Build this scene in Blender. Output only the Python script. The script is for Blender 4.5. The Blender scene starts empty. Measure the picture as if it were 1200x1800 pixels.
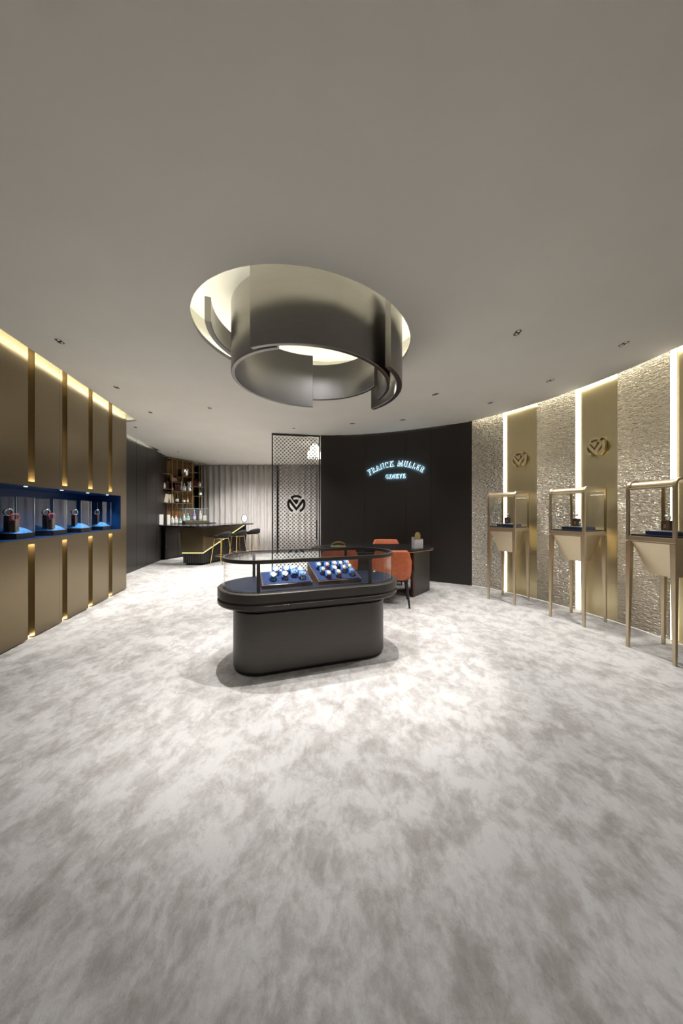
import bpy, bmesh, math, random
from math import sin, cos, pi, radians, atan2, hypot
from mathutils import Vector, Matrix
random.seed(7)
sc = bpy.context.scene
col = sc.collection
EYE, H = 1.3, 2.886          # eye height and ceiling height (m)

# ------------------------------------------------------------------ materials
def mat(name, color=(.5, .5, .5), rough=.5, metal=0., emit=None, estr=0., spec=.5, **kw):
    m = bpy.data.materials.new(name); m.use_nodes = True
    b = m.node_tree.nodes['Principled BSDF']
    b.inputs['Base Color'].default_value = (*color, 1)
    b.inputs['Roughness'].default_value = rough
    b.inputs['Metallic'].default_value = metal
    b.inputs['Specular IOR Level'].default_value = spec
    if emit:
        b.inputs['Emission Color'].default_value = (*emit, 1)
        b.inputs['Emission Strength'].default_value = estr
    for k, v in kw.items():
        b.inputs[k.replace('_', ' ')].default_value = v
    return m

def nodes(m):
    nt = m.node_tree
    return nt, nt.nodes, nt.links, nt.nodes['Principled BSDF']

def noise_color(m, c1, c2, scale=5, detail=4, lo=.4, hi=.6, coord='Object', stretch=(1, 1, 1), bump=0, bscale=None, rough=None, bdist=.01):
    nt, N, L, b = nodes(m)
    tc = N.new('ShaderNodeTexCoord'); mp = N.new('ShaderNodeMapping')
    mp.inputs['Scale'].default_value = stretch
    L.new(tc.outputs[coord], mp.inputs['Vector'])
    n = N.new('ShaderNodeTexNoise'); n.inputs['Scale'].default_value = scale; n.inputs['Detail'].default_value = detail
    L.new(mp.outputs[0], n.inputs['Vector'])
    r = N.new('ShaderNodeValToRGB')
    r.color_ramp.elements[0].position = lo; r.color_ramp.elements[0].color = (*c1, 1)
    r.color_ramp.elements[1].position = hi; r.color_ramp.elements[1].color = (*c2, 1)
    L.new(n.outputs['Fac'], r.inputs['Fac']); L.new(r.outputs['Color'], b.inputs['Base Color'])
    if bump:
        n2 = N.new('ShaderNodeTexNoise'); n2.inputs['Scale'].default_value = bscale or scale * 4; n2.inputs['Detail'].default_value = 3
        L.new(mp.outputs[0], n2.inputs['Vector'])
        bp = N.new('ShaderNodeBump'); bp.inputs['Strength'].default_value = bump; bp.inputs['Distance'].default_value = bdist
        L.new(n2.outputs['Fac'], bp.inputs['Height']); L.new(bp.outputs[0], b.inputs['Normal'])
    return m

def brushed(name, c, rough, metal=1., amt=.12, stretch=(1, 1, 60), scale=6, var=.12):
    """satin brushed metal: roughness and tone vary in fine streaks"""
    m = mat(name, c, rough, metal)
    nt, N, L, b = nodes(m)
    tc = N.new('ShaderNodeTexCoord'); mp = N.new('ShaderNodeMapping'); mp.inputs['Scale'].default_value = stretch
    L.new(tc.outputs['Object'], mp.inputs['Vector'])
    n = N.new('ShaderNodeTexNoise'); n.inputs['Scale'].default_value = scale; n.inputs['Detail'].default_value = 3
    L.new(mp.outputs[0], n.inputs['Vector'])
    mr = N.new('ShaderNodeMapRange'); mr.inputs['To Min'].default_value = rough - amt / 2; mr.inputs['To Max'].default_value = rough + amt / 2
    L.new(n.outputs['Fac'], mr.inputs['Value']); L.new(mr.outputs[0], b.inputs['Roughness'])
    r = N.new('ShaderNodeValToRGB')
    r.color_ramp.elements[0].position = .3; r.color_ramp.elements[0].color = (*[x * (1 - var) for x in c], 1)
    r.color_ramp.elements[1].position = .7; r.color_ramp.elements[1].color = (*[min(1, x * (1 + var)) for x in c], 1)
    L.new(n.outputs['Fac'], r.inputs['Fac']); L.new(r.outputs['Color'], b.inputs['Base Color'])
    return m

def glass(name, tint=(.988, .992, .992), refl=1.0, rough=.0):
    """thin clear pane: sees straight through, with a fresnel reflection"""
    m = bpy.data.materials.new(name); m.use_nodes = True
    nt = m.node_tree; N = nt.nodes; L = nt.links
    N.remove(N['Principled BSDF'])
    out = N['Material Output']
    t = N.new('ShaderNodeBsdfTransparent'); t.inputs[0].default_value = (*tint, 1)
    g = N.new('ShaderNodeBsdfGlossy'); g.inputs['Roughness'].default_value = rough; g.inputs['Color'].default_value = (refl, refl, refl, 1)
    lw = N.new('ShaderNodeLayerWeight'); lw.inputs['Blend'].default_value = .5
    pw = N.new('ShaderNodeMath'); pw.operation = 'POWER'; pw.inputs[1].default_value = 4.5
    f = N.new('ShaderNodeMath'); f.operation = 'MULTIPLY_ADD'; f.inputs[1].default_value = .5; f.inputs[2].default_value = .035
    L.new(lw.outputs['Facing'], pw.inputs[0]); L.new(pw.outputs[0], f.inputs[0])
    mx = N.new('ShaderNodeMixShader')
    L.new(f.outputs[0], mx.inputs[0]); L.new(t.outputs[0], mx.inputs[1]); L.new(g.outputs[0], mx.inputs[2])
    L.new(mx.outputs[0], out.inputs['Surface'])
    return m

M = {}
# carpet: soft greige pile brushed in light and dark patches
m = mat('carpet', (.6, .57, .53), .95, spec=.1); M['carpet'] = m
nt, N, L, b = nodes(m)
b.inputs['Sheen Weight'].default_value = .15
tc = N.new('ShaderNodeTexCoord')
def noise(scale, detail=3, rough=.55, dist=0., stretch=None, rot=0):
    n = N.new('ShaderNodeTexNoise'); n.inputs['Scale'].default_value = scale; n.inputs['Detail'].default_value = detail
    n.inputs['Roughness'].default_value = rough; n.inputs['Distortion'].default_value = dist
    mp = N.new('ShaderNodeMapping'); mp.inputs['Scale'].default_value = stretch or (1, 1, 1); mp.inputs['Rotation'].default_value = (0, 0, rot)
    L.new(tc.outputs['Object'], mp.inputs['Vector']); L.new(mp.outputs[0], n.inputs['Vector'])
    return n.outputs['Fac']
def math_(op, a, b_, clamp=False):
    x = N.new('ShaderNodeMath'); x.operation = op; x.use_clamp = clamp
    for i, v in enumerate((a, b_)):
        if isinstance(v, (int, float)): x.inputs[i].default_value = v
        else: L.new(v, x.inputs[i])
    return x.outputs[0]
def rng(v, a, c, lo=0., hi=1.):
    x = N.new('ShaderNodeMapRange'); x.inputs['From Min'].default_value = a; x.inputs['From Max'].default_value = c
    x.inputs['To Min'].default_value = lo; x.inputs['To Max'].default_value = hi; x.interpolation_type = 'SMOOTHSTEP'
    L.new(v, x.inputs['Value']); return x.outputs[0]
big = rng(noise(2.0, 5, .65, .3), .32, .64)
mid = rng(noise(7.0, 7, .70, .3, (1, .8, 1), .5), .38, .60)
smal = rng(noise(26, 6, .7, .5, (1, .6, 1), -.4), .36, .64)
fine = noise(160, 2)
v = math_('ADD', math_('MULTIPLY', big, .28), math_('MULTIPLY', mid, .48))
v = math_('ADD', v, math_('MULTIPLY', smal, .22))
v = math_('ADD', v, math_('MULTIPLY', fine, .06))
r = N.new('ShaderNodeValToRGB'); e = r.color_ramp.elements
e[0].position = .10; e[0].color = (.365, .34, .32, 1)
e[1].position = .82; e[1].color = (.63, .618, .605, 1)
k = e.new(.42); k.color = (.485, .465, .45, 1)
L.new(v, r.inputs['Fac']); L.new(r.outputs['Color'], b.inputs['Base Color'])
bp = N.new('ShaderNodeBump'); bp.inputs['Strength'].default_value = .5; bp.inputs['Distance'].default_value = .006
L.new(math_('ADD', math_('MULTIPLY', fine, .6), math_('MULTIPLY', smal, .5)), bp.inputs['Height']); L.new(bp.outputs[0], b.inputs['Normal'])

M['plaster'] = noise_color(mat('plaster', (.6, .57, .5), .9, spec=.2), (.83, .80, .72), (.85, .82, .74), 2, 2)
M['recess_white'] = noise_color(mat('recess_white', (.8, .79, .74), .9), (.76, .75, .68), (.8, .79, .72), 2, 2)
M['bronze'] = brushed('satin_bronze', (.215, .168, .10), .31, metal=.92, amt=.06, stretch=(1, 1, 40), var=.05)
M['gold_panel'] = brushed('gold_panel_metal', (.72, .62, .38), .29, metal=.92, amt=.012, stretch=(40, 40, 1), var=.03)
M['gold_fluted'] = mat('fluted_gold', (.80, .67, .42), .6, .7)
M['case_gold'] = brushed('case_champagne_gold', (.60, .51, .36), .34, amt=.05, stretch=(1, 1, 30), var=.03)
M['emblem_gold'] = mat('emblem_gold', (.80, .68, .42), .3, .9)
M['brass'] = mat('polished_brass', (.83, .60, .24), .2, 1.)
M['sign_gold'] = mat('sign_gold', (.50, .38, .13), .4, .25)
M['brass_dull'] = mat('dull_brass', (.45, .35, .18), .3, 1.)
M['dark_wall'] = brushed('dark_wall_panel', (.036, .032, .029), .36, metal=.4, amt=.08, stretch=(30, 30, 1), var=.05)
M['dark_bronze'] = brushed('dark_bronze_lacquer', (.085, .077, .070), .42, metal=.55, amt=.05, stretch=(1, 1, 20), var=.05)
M['ring_metal'] = brushed('ring_gunmetal', (.21, .20, .192), .30, metal=.9, amt=.04, stretch=(1, 1, 10), var=.03)
M['black'] = mat('black_lacquer', (.012, .011, .011), .25)
M['black_matte'] = mat('black_matte', (.015, .014, .014), .6)
M['black_velvet'] = mat('black_velvet', (.006, .007, .008), .8)
M['navy'] = noise_color(mat('navy_velvet', (.01, .02, .06), .5), (.004, .007, .022), (.007, .012, .034), 40, 2)
M['blue_niche'] = mat('blue_lacquer', (.005, .032, .115), .35, spec=.3)
M['blue_velvet'] = noise_color(mat('blue_velvet', (.02, .10, .38), .8), (.003, .016, .075), (.006, .03, .13), 60, 2, bump=.3)
M['blue_snow'] = noise_color(mat('bright_blue_granules', (.04, .28, .75), .7), (.03, .25, .78), (.07, .40, .95), 50, 3, bump=.8, bscale=60, bdist=.01)
M['blue_cushion'] = mat('light_blue_cushion', (.05, .22, .62), .7)
M['walnut'] = noise_color(mat('walnut', (.1, .05, .03), .4), (.055, .028, .016), (.14, .075, .042), 14, 4, stretch=(1, 8, 1))
M['tray_wood'] = noise_color(mat('tray_wood', (.2, .12, .08), .45), (.10, .058, .038), (.19, .12, .08), 10, 4, stretch=(1, 8, 6))
M['orange'] = noise_color(mat('orange_leather', (.5, .12, .04), .5), (.50, .115, .04), (.57, .14, .05), 20, 3, bump=.15, bscale=200)
M['chrome'] = mat('chrome', (.85, .85, .86), .12, 1.)
M['white'] = mat('white_paint', (.8, .79, .77), .4)
M['acrylic'] = mat('white_acrylic', (.75, .72, .74), .15, **{'Alpha': .45})
M['glass'] = glass('clear_glass')
M['glass_edge'] = mat('glass_edge', (.55, .66, .64), .15, **{'Alpha': .5})
M['glass_edge_cyan'] = mat('glass_edge_cyan', (.18, .5, .6), .15)
M['tinted'] = glass('tinted_glass', (.95, .96, .96))
M['marble'] = noise_color(mat('marble_top', (.03, .03, .03), .15), (.01, .01, .011), (.05, .05, .052), 3, 6, .45, .7)
M['curtain'] = noise_color(mat('curtain_cloth', (.4, .37, .35), .85), (.56, .53, .51), (.64, .61, .59), 3, 3, stretch=(6, 6, 1))
M['wood_slat'] = noise_color(mat('amber_veneer', (.3, .15, .05), .35), (.22, .10, .03), (.40, .20, .06), 5, 3, stretch=(12, 12, 1))
M['smoked_mirror'] = mat('smoked_mirror', (.15, .085, .035), .22, .8)
M['maroon'] = mat('maroon_board', (.07, .008, .012), .4)
def lamp_mat(name, c, s): return mat(name, (0, 0, 0), 1, emit=c, estr=s)
M['led_warm'] = lamp_mat('led_strip_warm', (1, .94, .76), 30)
M['led_ring'] = lamp_mat('led_ring_warm', (1, .95, .82), 11)
M['led_cool'] = lamp_mat('led_strip_pale', (1, .97, .86), 14)
M['led_strip'] = lamp_mat('wall_strip_light', (1, .90, .72), 4.)
M['led_slot'] = lamp_mat('slot_light', (1, .86, .60), 85)
M['led_foot'] = lamp_mat('slot_foot_light', (1, .86, .60), 30)
M['led_bar'] = lamp_mat('bar_strip_light', (1, .97, .42), 1.0)
M['led_sign'] = lamp_mat('sign_backlight', (.42, .76, 1), 20)
M['crystal'] = lamp_mat('lit_crystal', (1, .95, .80), 3.5)
M['lens'] = lamp_mat('lamp_lens', (1, .95, .85), 1.2)

# hammered champagne metal on UVs in metres
m = mat('hammered_metal', (.54, .505, .44), .20, 1.); M['hammered'] = m
nt, N, L, b = nodes(m)
uvn = N.new('ShaderNodeUVMap'); mp = N.new('ShaderNodeMapping'); mp.inputs['Scale'].default_value = (23, 58, 1)
L.new(uvn.outputs[0], mp.inputs[0])
n1 = N.new('ShaderNodeTexNoise'); n1.inputs['Scale'].default_value = 1.0; n1.inputs['Detail'].default_value = 2.5; n1.inputs['Distortion'].default_value = .9
L.new(mp.outputs[0], n1.inputs['Vector'])
vz = N.new('ShaderNodeTexVoronoi'); vz.feature = 'SMOOTH_F1'; vz.inputs['Scale'].default_value = .9
L.new(mp.outputs[0], vz.inputs['Vector'])
ad = N.new('ShaderNodeMath'); ad.operation = 'MULTIPLY_ADD'; ad.inputs[1].default_value = .5
L.new(vz.outputs['Distance'], ad.inputs[0]); L.new(n1.outputs['Fac'], ad.inputs[2])
bp = N.new('ShaderNodeBump'); bp.inputs['Strength'].default_value = 1.; bp.inputs['Distance'].default_value = .032
L.new(ad.outputs[0], bp.inputs['Height']); L.new(bp.outputs[0], b.inputs['Normal'])

# ------------------------------------------------------------------ mesh builder
class MB:
    def __init__(s): s.v = []; s.f = []; s.sm = []
    def add(s, vs, fs, smooth=False):
        o = len(s.v); s.v += [tuple(p) for p in vs]
        s.f += [tuple(i + o for i in f) for f in fs]; s.sm += [smooth] * len(fs); return s
    def box(s, c, d, rz=0, rx=0, ry=0, bev=0):
        bm = bmesh.new(); bmesh.ops.create_cube(bm, size=1)
        bmesh.ops.scale(bm, vec=d, verts=bm.verts)
        if bev: bmesh.ops.bevel(bm, geom=bm.edges[:], offset=bev, segments=2, profile=.6, affect='EDGES')
        M_ = Matrix.Translation(c) @ Matrix.Rotation(rz, 4, 'Z') @ Matrix.Rotation(ry, 4, 'Y') @ Matrix.Rotation(rx, 4, 'X')
        bmesh.ops.transform(bm, matrix=M_, verts=bm.verts)
        s.bm(bm); return s
    def bm(s, bm, smooth=False):
        bm.verts.ensure_lookup_table()
        s.add([v.co[:] for v in bm.verts], [[v.index for v in f.verts] for f in bm.faces], smooth); bm.free(); return s
    def b2(s, x0, x1, y0, y1, z0, z1, bev=0):
        return s.box(((x0 + x1) / 2, (y0 + y1) / 2, (z0 + z1) / 2), (abs(x1 - x0), abs(y1 - y0), abs(z1 - z0)), bev=bev)
    def prism(s, poly, z0, z1, smooth=False):
        n = len(poly)
        s.add([(x, y, z0) for x, y in poly] + [(x, y, z1) for x, y in poly],
              [tuple(range(n - 1, -1, -1)), tuple(range(n, 2 * n))])
        s.add([(x, y, z0) for x, y in poly] + [(x, y, z1) for x, y in poly],
              [(i, (i + 1) % n, n + (i + 1) % n, n + i) for i in range(n)], smooth)
        return s
    def rings(s, rr, cap=True, smooth=True, closed=False):
        """loft through rings (lists of points of equal length)"""
        n = len(rr[0]); o = []
        for r_ in rr: o += r_
        f = []
        for k_ in range(len(rr) - 1 + (1 if closed else 0)):
            a = k_ * n; b_ = ((k_ + 1) % len(rr)) * n
            f += [(a + i, a + (i + 1) % n, b_ + (i + 1) % n, b_ + i) for i in range(n)]
        s.add(o, f, smooth)
        if cap and not closed:
            s.add(rr[0], [tuple(range(n - 1, -1, -1))]); s.add(rr[-1], [tuple(range(n))])
        return s
    def tube(s, pts, r, n=8, closed=False, cap=True):
        P = [Vector(p) for p in pts]; rr = []; prev = None
        for i, p in enumerate(P):
            if closed: t = P[(i + 1) % len(P)] - P[i - 1]
            else: t = P[min(i + 1, len(P) - 1)] - P[max(i - 1, 0)]
            t.normalize()
            if prev is None:
                a = Vector((0, 0, 1)) if abs(t.z) < .9 else Vector((1, 0, 0))
                u = t.cross(a).normalized()
            else:
                u = (prev - t * prev.dot(t)).normalized()
            prev = u; w = t.cross(u)
            rad = r[i] if isinstance(r, (list, tuple)) else r
            rr.append([tuple(p + u * (rad * cos(2 * pi * k / n)) + w * (rad * sin(2 * pi * k / n))) for k in range(n)])
        return s.rings(rr, cap=cap, closed=closed)
    def lathe(s, prof, c=(0, 0, 0), n=20, sx=1, sy=1):
        rr = [[(c[0] + sx * r * cos(2 * pi * k / n), c[1] + sy * r * sin(2 * pi * k / n), c[2] + z) for k in range(n)] for r, z in prof]
        return s.rings(rr)
    def build(s, name, m, parent=None, world=False, uv=None):
        me = bpy.data.meshes.new(name)
        vs = s.v
        if world and parent is not None:
            inv = root_matrix(parent).inverted(); vs = [tuple(inv @ Vector(p)) for p in vs]
        me.from_pydata(vs, [], s.f)
        me.polygons.foreach_set('use_smooth', s.sm)
        me.materials.append(m)
        if uv:
            l = me.uv_layers.new(name='UVMap')
            for i, lp in enumerate(me.loops): l.data[i].uv = uv[lp.vertex_index]
        me.update()
        o = bpy.data.objects.new(name, me); col.objects.link(o)
        if parent is not None: o.parent = parent
        return o

def root_matrix(o):
    m_ = Matrix.Translation(o.location) @ o.rotation_euler.to_matrix().to_4x4()
    return root_matrix(o.parent) @ m_ if o.parent else m_
def tag(o, label=None, cat=None, group=None, kind=None):
    if label: o['label'] = label
    if cat: o['category'] = cat
    if group: o['group'] = group
    if kind: o['kind'] = kind
    return o
def thing(name, label, cat, loc=(0, 0, 0), rz=0, group=None):
    o = bpy.data.objects.new(name, None); col.objects.link(o); o.empty_display_size = .1
    o.location = loc; o.rotation_euler = (0, 0, rz)
    return tag(o, label, cat, group)
def struct(o, label=None):
    return tag(o, label, None, None, 'structure')
def copy_tree(o, parent=None):
    c = o.copy(); col.objects.link(c)
    if parent is not None: c.parent = parent
    for ch in list(o.children): copy_tree(ch, c)
    return c

def fill2d(outlines, z0, z1, name, m, parent=None):
    """flat plate with holes between z0 and z1"""
    cu = bpy.data.curves.new('tmp_outline', 'CURVE'); cu.dimensions = '2D'; cu.fill_mode = 'BOTH'
    cu.extrude = (z1 - z0) / 2
    for pl in outlines:
        sp = cu.splines.new('POLY'); sp.points.add(len(pl) - 1); sp.use_cyclic_u = True
        for i, (x, y) in enumerate(pl): sp.points[i].co = (x, y, 0, 1)
    to = bpy.data.objects.new('tmp_outline', cu); col.objects.link(to)
    bpy.context.view_layer.update()
    me = bpy.data.meshes.new_from_object(to.evaluated_get(bpy.context.evaluated_depsgraph_get()))
    bpy.data.objects.remove(to)
    me.transform(Matrix.Translation((0, 0, (z0 + z1) / 2)))
    me.materials.clear(); me.materials.append(m); me.name = name
    o = bpy.data.objects.new(name, me); col.objects.link(o)
    if parent is not None: o.parent = parent
    return o

# ------------------------------------------------------------------ curved wall on the right
KEY = [(-.43, 6.47), (.15, 6.47), (.69, 6.34), (1.20, 6.14), (1.71, 5.86), (2.305, 5.50), (2.63, 5.12), (2.898, 4.64), (3.10, 4.15), (3.232, 3.665),
       (3.309, 3.149), (3.36, 2.4), (3.30, 1.2), (3.10, 0), (2.75, -1.4), (2.25, -2.6), (1.8, -3.3)]
def catmull(P, per=10):
    out = []
    for i in range(len(P) - 1):
        p0, p1, p2, p3 = P[max(i - 1, 0)], P[i], P[i + 1], P[min(i + 2, len(P) - 1)]
        for k_ in range(per):
            t = k_ / per
            out.append(tuple(.5 * (2 * p1[j] + (p2[j] - p0[j]) * t + (2 * p0[j] - 5 * p1[j] + 4 * p2[j] - p3[j]) * t * t + (3 * p1[j] - p0[j] - 3 * p2[j] + p3[j]) * t ** 3) for j in range(2)))
    out.append(P[-1]); return out
RW = catmull(KEY, 12)
ARC = [0]
for i in range(1, len(RW)): ARC.append(ARC[-1] + hypot(RW[i][0] - RW[i - 1][0], RW[i][1] - RW[i - 1][1]))
def rw_t(s):
    e_ = .05; s0, s1 = max(0, s - e_), min(ARC[-1] - 1e-6, s + e_)
    def raw(q):
        i = 0
        while ARC[i + 1] < q: i += 1
        t = (q - ARC[i]) / (ARC[i + 1] - ARC[i])
        return RW[i][0] + (RW[i + 1][0] - RW[i][0]) * t, RW[i][1] + (RW[i + 1][1] - RW[i][1]) * t
    a, b_ = raw(s0), raw(s1); d = hypot(b_[0] - a[0], b_[1] - a[1])
    return ((b_[0] - a[0]) / d, (b_[1] - a[1]) / d)
# wall runs left to right; the room lies on its right-hand side: normal = (t.y, -t.x)
def rw(s, off=0.):
    t = rw_t(s); s = max(0, min(s, ARC[-1] - 1e-6)); i = 0
    while ARC[i + 1] < s: i += 1
    q = (s - ARC[i]) / (ARC[i + 1] - ARC[i])
    return (RW[i][0] + (RW[i + 1][0] - RW[i][0]) * q + t[1] * off, RW[i][1] + (RW[i + 1][1] - RW[i][1]) * q - t[0] * off)
def bearing(px):
    """arc length where the wall meets a bearing given as image column"""
    k_ = (px - 600) / 550; lo, hi = 0, ARC[-1] * .6
    for _ in range(50):
        md = (lo + hi) / 2; p = rw(md)
        if p[0] / p[1] < k_: lo = md
        else: hi = md
    return lo
def curved_slab(s0, s1, z0, z1, off0, off1, name, m, parent=None, n=None):
    n = n or max(3, int((s1 - s0) / .06))
    ss = [s0 + (s1 - s0) * i / n for i in range(n + 1)]
    mb = MB(); uv = []
    vs = []
    for s in ss:
        a, b_ = rw(s, off0), rw(s, off1)
        vs += [(*b_, z0), (*b_, z1), (*a, z1), (*a, z0)]; uv += [(s, z0), (s, z1), (s, z1), (s, z0)]
    fs = []
    for i in range(n):
        o = 4 * i
        fs += [(o + k_, o + 4 + k_, o + 4 + (k_ + 1) % 4, o + (k_ + 1) % 4) for k_ in range(4)]
    fs += [(0, 1, 2, 3), (4 * n + 3, 4 * n + 2, 4 * n + 1, 4 * n)]
    mb.add(vs, fs, False)
    o = mb.build(name, m, parent, uv=uv)
    return o

B = {k_: bearing(k_) for k_ in (829, 884.5, 891, 943.5, 1011.5, 1021, 1085, 1178.5, 1191)}
wall_dark = curved_slab(0, B[829], 0, 2.93, -.10, 0, 'wall_back', M['dark_wall']); struct(wall_dark, 'curved dark brown wall behind the desk')
for a in (bearing(640), bearing(713), bearing(757)):      # hairline seams between the dark boards
    curved_slab(a, a + .004, 0, 2.93, 0, .0012, 'seam', M['black'], wall_dark, 1)
wall_right = curved_slab(B[829], ARC[-1], 0, 3.02, -.10, -.022, 'wall_right', M['gold_panel']); struct(wall_right, 'long curved wall of gold and hammered metal panels')
def panel(a, b_, m, nm): return curved_slab(a, b_, .012, 3.0, -.022, 0.0, nm, m, wall_right)
panel(B[829], B[884.5], M['hammered'], 'hammered_panel')
panel(B[891], B[943.5], M['gold_panel'], 'gold_panel')
panel(B[943.5], B[1011.5], M['hammered'], 'hammered_panel')
panel(B[1021], B[1085], M['gold_panel'], 'gold_panel')
panel(B[1085], B[1178.5], M['hammered'], 'hammered_panel')
s_ = B[1191]; w_ = s_
panel(s_, s_ + .42, M['gold_panel'], 'gold_panel')
panel(s_ + .42, s_ + .95, M['hammered'], 'hammered_panel')
panel(s_ + 1.02, s_ + 1.5, M['gold_panel'], 'gold_panel')
panel(s_ + 1.5, ARC[-1] - .05, M['gold_panel'], 'gold_panel')
for a, b_, lab in ((B[884.5], B[891], 'glowing vertical light strip behind the farthest gold display case'),
                   (B[1011.5], B[1021], 'glowing vertical light strip behind the middle gold display case'),
                   (B[1178.5], B[1191], 'glowing vertical light strip behind the nearest gold display case')):
    t = thing('wall_light_strip', lab, 'light', (*rw((a + b_) / 2), 0), 0, 'vertical light strips on the right wall')
    o = curved_slab(a + .006, b_ - .004, .02, 2.99, -.020, .012, 'diffuser', M['led_strip'], None, 2); o.parent = t
    o.data.transform(Matrix.Translation(-Vector(t.location)))
    for q0, q1 in ((a, a + .006), (b_ - .004, b_)):
        o = curved_slab(q0, q1, .012, 3.0, -.020, .004, 'edge_profile', M['brass_dull'], None, 1); o.parent = t
        o.data.transform(Matrix.Translation(-Vector(t.location)))
# thin pale skirting of the right wall, no lamp; its paleness is emission
sk = curved_slab(B[829], s_ + 1.4, .0, .012, -.02, -.004, 'trim_1', lamp_mat('skirting_glow', (1, .9, .75), .55)); struct(sk, 'thin pale skirting along the foot of the right wall')

# ------------------------------------------------------------------ ceiling with oval opening
RC = Vector((-.306, 2.95, 0))
def ell(th, a=1.02, b_=.888, ph=radians(42)):
    c_, s2 = cos(th - ph), sin(th - ph)
    return a * b_ / hypot(b_ * c_, a * s2)
def opening(off=0, n=96): return [(RC.x + (ell(2 * pi * i / n) + off) * cos(2 * pi * i / n), RC.y + (ell(2 * pi * i / n) + off) * sin(2 * pi * i / n)) for i in range(n)]
def Lw(Y, off=0): return (-2.465 - .222 * Y + off, Y)
edge_left = [(-2.355 - .2205 * Y, Y) for Y in (-3.3, 0, 2, 4, 5.47)]
edge_dark = [(-4.33 - .2 * (Y - 6.3), Y) for Y in (5.66, 6.3, 8.15)]
gap = lambda s: .035 if s < B[829] else .085
right_edge = []
s = 0.0
while s < ARC[-1]:
    right_edge.append(rw(s, gap(s) if s > .3 else .0)); s += .12
outl = edge_left + [(-3.98, 5.56)] + edge_dark + [(-5.05, 8.26), (-5.6, 10.9), (-.25, 10.9), (-.30, 6.6)] + right_edge + [(1.6, -3.4), (-1.6, -3.4)]
ceiling = fill2d([outl, opening()], H, H + .035, 'ceiling', M['plaster']); struct(ceiling, 'plain beige plaster ceiling with an oval opening')
lid = fill2d([[(-6, -4.2), (4.2, -4.2), (4.2, 11), (-6, 11)], opening(.205)], 3.03, 3.06, 'ceiling_void', M['recess_white'], ceiling)
# the recess above the opening
mb = MB(); o0, o1 = opening(.20), opening(.22)
mb.rings([[(x, y, H + .035) for x, y in o0], [(x, y, 3.27) for x, y in o0], [(x, y, 3.27) for x, y in o1], [(x, y, H + .035) for x, y in o1]], cap=False, smooth=True, closed=True)
mb.prism(o1, 3.27, 3.30)
mb.build('recess', M['recess_white'], ceiling)
# hidden LED strip that washes the recess
def loopstrip(o_out, o_in, z0, z1, nm, m_, par):
    mb = MB(); mb.rings([[(x, y, z0) for x, y in o_in], [(x, y, z1) for x, y in o_in], [(x, y, z1) for x, y in o_out], [(x, y, z0) for x, y in o_out]], cap=False, smooth=False, closed=True)
    return mb.build(nm, m_, par)
loopstrip(opening(.115, 48), opening(.09, 48), H + .037, H + .070, 'recess_light_strip', M['led_ring'], ceiling)

def wall_strip(pts, z, m_, w=.018, h=.022, par=ceiling, nm='cove_light_strip'):
    mb = MB()
    for p, q in zip(pts[:-1], pts[1:]):
        d = Vector((q[0] - p[0], q[1] - p[1], 0)); L_ = d.length
        mb.box(((p[0] + q[0]) / 2, (p[1] + q[1]) / 2, z), (L_ * .98, w, h), rz=atan2(d.y, d.x))
    return mb.build(nm, m_, par)
wall_strip([(x + .033, y) for x, y in edge_left] + [(-3.545, 5.60)], H + .05, M['led_warm'])
wall_strip([(x + .05, y) for x, y in edge_dark], H + .05, M['led_cool'])
wall_strip([rw(B[829] + .03 + .2 * i, .098) for i in range(int((ARC[-1] - B[829]) / .2))], H + .05, lamp_mat('led_right_cove', (1, .93, .74), 16))
wall_strip([rw(.35 + .2 * i, .048) for i in range(int((B[829] - .4) / .2))], H + .05, lamp_mat('led_dark_wall', (1, .97, .85), 9))

# ------------------------------------------------------------------ floor and outer walls
mb = MB(); mb.b2(-6.2, 4.4, -4.2, 11.2, -.05, 0); fl = mb.build('floor', M['carpet']); struct(fl, 'mottled greige and white carpet floor')
mb = MB(); mb.b2(-2.2, 2.4, -3.50, -3.35, 0, 3.03); o = mb.build('wall_front', M['dark_wall']); struct(o, 'wall behind the viewer')
mb = MB(); mb.b2(-5.8, -.2, 10.85, 11.0, 0, 3.03); o = mb.build('wall_far', M['dark_wall']); struct(o, 'wall behind the curtain')
mb = MB(); mb.b2(-.36, -.26, 6.52, 10.85, 0, 3.03); o = mb.build('wall_passage', M['dark_wall']); struct(o, 'side wall of the passage behind the patterned screen')
# dark wall on the left beyond the gold one
dw = [(-4.24, 5.25), (-4.45, 6.3), (-4.94, 8.76), (-5.6, 10.9)]
mb = MB(); mb.prism([dw[0], dw[1], dw[2], dw[3], (-5.8, 10.9), (-5.14, 8.76), (-4.65, 6.3), (-4.44, 5.25)], 0, 3.03)
wl2 = mb.build('wall_left_far', M['dark_wall']); struct(wl2, 'dark panelled wall between the gold wall and the bar')
for Y in (7.0, 7.55, 8.15):
    x = -4.45 - .2 * (Y - 6.3); mb = MB(); mb.box((x + .0005, Y, 1.5), (.004, .006, 3), rz=.2); mb.build('seam', M['black'], wl2)

# ------------------------------------------------------------------ gold wall on the left (local: x along, y into the wall)
wl = bpy.data.objects.new('wall_left', None); col.objects.link(wl); wl.location = (-2.465, 0, 0)
wl.rotation_euler = (0, 0, atan2(.9762, -.2167)); struct(wl, 'bronze gold panelled wall with a long blue display niche')
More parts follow.
